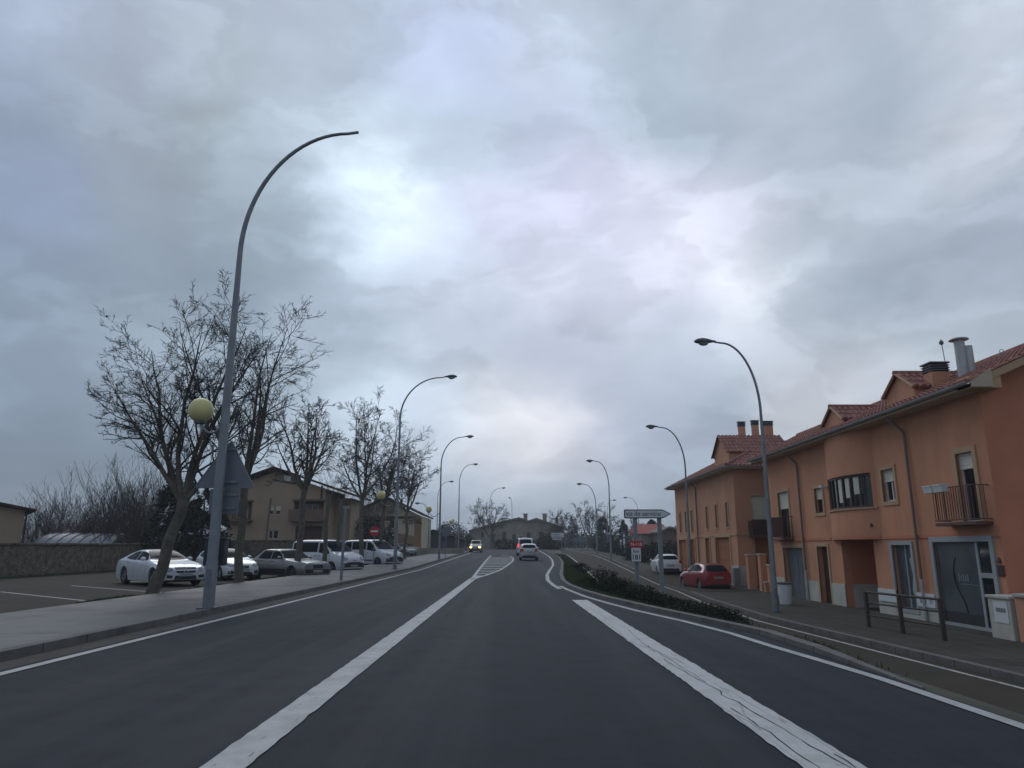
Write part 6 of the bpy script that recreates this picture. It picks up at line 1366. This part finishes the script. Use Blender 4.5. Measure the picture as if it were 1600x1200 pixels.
for (px, w_) in ((776, 1.), (795,1.4), (833,1.)): c = D(px, 850, YB-.3); q.box(c.x-w_/2, c.x+w_/2, YB-.5, YB-.003, zg, c.z+1.5)
q.build('buttress', M['farstone'], r)
# hedges at its foot, each its own shrub
for i, (px, w_, h_) in enumerate([(788,5,2.4),(808,4.5,2.2),(845,3.5,2.6),(866,4,2.0),(855,3,3.2)]):
    Y = 150-i*2.; c = D(px, 855, Y); o = empty('hedge_bush', (c.x, Y, .8), 0, ['dark clipped bush left of centre before the stone hall','dark clipped bush under the far lamp at the stone hall','dark bush right behind the silver hatchback','dark bush below the white board sign','taller dark bush left of the white board sign'][i], 'bush', 'bushes before the stone hall')
    leafmass('foliage', [(0,0,h_*.45,w_*.5,1.5,h_*.5)], 1500, 'hedge', 300+i, .16, parent=o); q = MB(); q.tube([(0,0,-.3),(0,0,h_*.5)], [.1,.06], 5); q.build('stem', M['twig'], o)
GF = 'bare trees beyond the buildings'
c = D(766, 793, 155); put_tree((c.x, 155, .8), 'bare spreading tree rising over the left end of the stone hall', GF, 71, H=c.z-.8, crownR=5.2, start=2.6, levels=3, kids=[8,7,6], trunk_r=.25, minr=.03, lenf=.55)
c = D(748, 815, 175); put_tree((c.x, 175, .8), 'small bare tree at the far left end of the stone hall', GF, 72, H=c.z-.8, crownR=3.2, start=2.6, levels=3, kids=[6,6,5], trunk_r=.2, minr=.03)
# ---- right background: woodland and single trees
leafmass('woodland', [(x, 190+random.Random(i).uniform(-8,12), 2.2+random.Random(i+9).uniform(-.5,1.2), 8, 5, 3.2+random.Random(i+5).uniform(-.6,1.4)) for i, x in enumerate(range(6, 100, 7))], 26000, 'wood', 51, .30, 'dark mass of winter woodland behind the service road', 'woodland', kind='stuff')
leafmass('far_woodland', [(x, 330+random.Random(i).uniform(-20,20), 3.5+random.Random(i+9).uniform(-1,1), 18, 8, 3+random.Random(i+5).uniform(-1,1)) for i, x in enumerate(range(-330, 60, 14))], 22000, 'wood', 52, .55, 'distant line of dark woodland behind the houses', 'woodland', kind='stuff')
for i, (px, pt, Y, cr, lb) in enumerate([(921,795,160,5,'tall bare tree with clumped crown between the third and fourth right lamps'),(872,808,165,3.8,'bare tree right of the stone hall gable'),(896,812,162,4,'bare tree left of the tall clumped one'),(944,812,158,3.6,'bare tree just right of the tall clumped one'),(985,816,150,3.4,'bare tree left of the direction sign'),(1052,825,120,2.6,'bare tree beside the house corner lamp')]):
    c = D(px, pt, Y); put_tree((c.x, Y, .7), lb, GF, 400+i, H=c.z-.7, crownR=cr, start=2.2, levels=3, kids=[7,7,6], trunk_r=.22, minr=.028, leaves=0)
for i, (px, pt, Y, rr_, lb) in enumerate([(942,806,150,3.4,'dark conifer behind the third right lamp post'),(974,812,148,2.2,'pointed conifer left of the direction sign'),(1018,812,118,3.6,'dark cedar showing under the direction sign'),(1065,824,112,2.4,'small conifer beside the corner of the orange houses')]):
    c = D(px, pt, Y); cone_tree((c.x, Y, .4), lb, 'conifers beyond the service road', 450+i, c.z-.4, rr_, 2600, shape=.7, s0=.13)
# red roofed house
YD = 112.; r = empty('red_roofed_house', (0,0,0), 0, 'low house with a red roof behind the sign posts', 'house')
a, b_ = D(1000, 826, YD), D(1036, 833, YD); q = MB(); q.box(a.x, b_.x+.5, YD, YD+8, -.3, b_.z); q.build('wall', M['farstone'], r); q = MB(); q.prism([(YD-.5,b_.z-.1),(YD+4,a.z+.8),(YD+8.5,b_.z-.1)], 'x', a.x-.5, b_.x+.9); q.build('roof', mat('bright_red_roof', (.36,.085,.07), .8, var=.15), r)
r = empty('brick_house', (0,0,0), 0, 'brown gabled house left of the orange houses', 'house')
a, k, b_ = D(1034, 828, 104), D(1046, 822, 104), D(1080, 833, 104); q = MB(); q.prism([(a.x,-.2),(a.x,a.z-.3),(k.x,k.z-.3),(b_.x,b_.z-.3),(b_.x,-.2)], 'y', 104, 112); q.build('wall', mat('brown_brick', (.15,.095,.08), .9, var=.15), r)
q = MB(); q.prism([(a.x-.4,a.z-.4),(k.x,k.z-.28),(b_.x+.4,b_.z-.4),(b_.x+.4,b_.z-.2),(k.x,k.z-.02),(a.x-.4,a.z-.2)], 'y', 103.5, 112.4); q.build('roof', M['farroof'], r)
# board sign on bent pole, four-legged sign, board by the houses
def board(px0, py0, px1, py1, Y, label, legs, zf, frame='signblack', lines=True, pm='signwhite'):
    a, b_ = D(px0, py0, Y), D(px1, py1, Y); r = empty('board_sign', (0,0,0), 0, label, 'road sign')
    q = MB(); q.bbox(a.x, b_.x, Y, Y+.05, b_.z, a.z, .01); q.build('panel', M[pm], r)
    q = MB(); q.box(a.x-.03,b_.x+.03,Y-.01,Y+.04,a.z,a.z+.05); q.box(a.x-.03,b_.x+.03,Y-.01,Y+.04,b_.z-.05,b_.z); q.box(a.x-.05,a.x,Y-.01,Y+.04,b_.z,a.z); q.box(b_.x,b_.x+.05,Y-.01,Y+.04,b_.z,a.z); q.build('border', M[frame], r)
    if lines:
        q = MB(); h = a.z-b_.z
        for k in range(2): q.box(a.x+.15, b_.x-.2-.3*k, Y-.012, Y-.003, b_.z+h*(.25+.36*k), b_.z+h*(.38+.36*k))
        q.build('text_lines', M['signback'], r)
    for px in legs: c = D(px, 850, Y+.1); q = MB(); q.tube([(c.x,Y+.1,zf(Y)-.1),(c.x,Y+.1,a.z-.02)], .06, 8); q.build('post', M['pole'], r)
    return r
board(861.5,832.5,881,840,88,'white two-line board sign on a bent pole above the grass at the lane split',[883],zm)
board(863,841,878,843.5,88.1,'small second board beneath the two-line sign',[878],zm,lines=False)
rs = board(896,840,918,847,118,'wide low sign on four pale legs beyond the service road',[900,907,911,917],zm,frame='signback',lines=False,pm='signback')
board(1063,826,1073,838,96,'small white board beside the corner of the orange houses',[1068],lambda Y: zr(Y),frame='signwhite')
# crash barrier / pale road edge at the far end
q = MB(); a, b_ = D(884, 861, 120), D(944, 861, 120); q.box(a.x, b_.x, 120, 120.3, zm(120)-.1, zm(120)+.35); tag(q.build('low_barrier', M['plinth']), 'low pale barrier across the end of the service road', 'barrier')
# small white marker posts
for i, (px, pt, Y) in enumerate([(970,843,90),(975,835,92)]):
    c = D(px, pt, Y); q = MB(); q.bbox(c.x-.12, c.x+.12, Y, Y+.1, zr(Y)-.1, c.z, .02); o = empty('marker_post', (0,0,0), 0, ['short','taller'][i]+' pale marker post on the bank left of the kilometre sign', 'marker post'); q.build('post', M['signwhite'], o); q = MB(); q.box(c.x-.125,c.x+.125,Y-.01,Y-.002,c.z-.5,c.z-.3); q.build('band', M['signback'], o)
# bank of grass and hedges right of the service road beyond the houses
GHd = 'hedge bushes right of the service road'
hb = [(1000,868,72,3.2,1.5),(1020,862,78,3.2,1.7),(1040,858,80,3.5,1.9),(1060,862,74,3.0,1.7),(985,866,84,3.4,1.5),(965,864,96,4,1.6),(948,862,108,4,1.5)]
for i, (px, py, Y, w_, h_) in enumerate(hb):
    c = D(px, py, Y); z0 = surf(c.x, Y); o = empty('hedge_bush', (c.x, Y, z0), 0, ['olive hedge bush directly behind the white hatchback','hedge bush above the roof of the white hatchback','hedge bush between the white and the red hatchback','hedge bush left of the house corner','hedge bush left of the white hatchback','hedge bush between the kilometre sign and the third right lamp','farthest hedge bush near the pale barrier'][i], 'bush', GHd)
    leafmass('foliage', [(0,0,h_*.4,w_*.55,1.3,h_*.6),(w_*.4,.5,h_*.3,w_*.4,1.2,h_*.5)], 1800, 'hedge' if i % 2 else 'wood', 500+i, .12, parent=o); q = MB(); q.tube([(0,0,-.2),(0,0,h_*.5)], [.08,.05], 5); q.build('stem', M['twig'], o)
blades('bank_grass', 16000, lambda rnd: ((lambda Y: (srx(Y)+2.3+rnd.random()*16, Y))(rnd.uniform(60,124))), surf, .22, M['grass'], 14, .03, 'rough grass on the bank right of the service road')
# ------------------------------------------------------------ shrubs on the verge
r = empty('juniper', (0,0,0), 0, 'long spreading dark green juniper on the bank below the direction sign', 'shrub')
bl = []; rr = random.Random(8)
for i in range(40):
    t = i/39; Y = lerp(25.5, 15.6, t); x = lerp(3.0, 5.4, t)+rr.uniform(-.1,.6); h = lerp(.46,.28,t)*rr.uniform(.75,1.3)
    if x < kx(Y)+.55: x = kx(Y)+.6
    bl.append((x, Y, surf(x, Y)+h*.5, rr.uniform(.55,.85), rr.uniform(.5,.8), h))
for i in range(12): Y = rr.uniform(18, 24); x = rr.uniform(4.0, 5.6); bl.append((x, Y, surf(x, Y)+.3, .8, .8, .42))
leafmass('foliage', bl, 60000, 'shrubleaf', 61, .034, parent=r)
q = MB()
for x, Y, z, a, b_, h in bl[::4]: q.tube([(x,Y,surf(x,Y)-.05),(x+.1,Y,z)], [.03,.015], 5)
q.build('stem', M['twig'], r)
for px, py, w_, lb in ((948,919,.9,'small twiggy bush on the grass left of the juniper'),(906,892,1.6,'small dark bush near the far tip of the grass verge')):
    p = G(px, py, lambda Y: lerp(zm(Y), zr(Y), .5)); z0 = surf(p.x, p.y); o = empty('small_bush', (p.x, p.y, z0), 0, lb, 'bush')
    leafmass('foliage', [(0,0,.3,w_*.45,w_*.4,.38)], 1500, 'twig2' if px == 948 else 'hedge', int(px), .05, parent=o); q = MB()
    for k in range(5): q.tube([(0,0,-.05),(math.cos(k*1.3)*.2,math.sin(k*1.3)*.2,.55)], [.015,.006], 4)
    q.build('stem', M['twig2'], o)
# distant hill
q = MB(); vs = []; n = 40
for i in range(n+1):
    x = -690+i*34; h = 15+15*math.exp(-((x+480)/120)**2)+4*math.sin(i*.7)+2*math.sin(i*1.9); vs += [(x, 700, -2), (x, 760, max(3, h)), (x, 880, max(3, h*.8))]
q.add(vs, [(3*i+a, 3*i+a+1, 3*i+a+4, 3*i+a+3) for i in range(n) for a in range(2)]); tag(q.build('hill', M['wood'], smooth=80), kind='structure')
bpy.ops.wm.save_as_mainfile if False else None
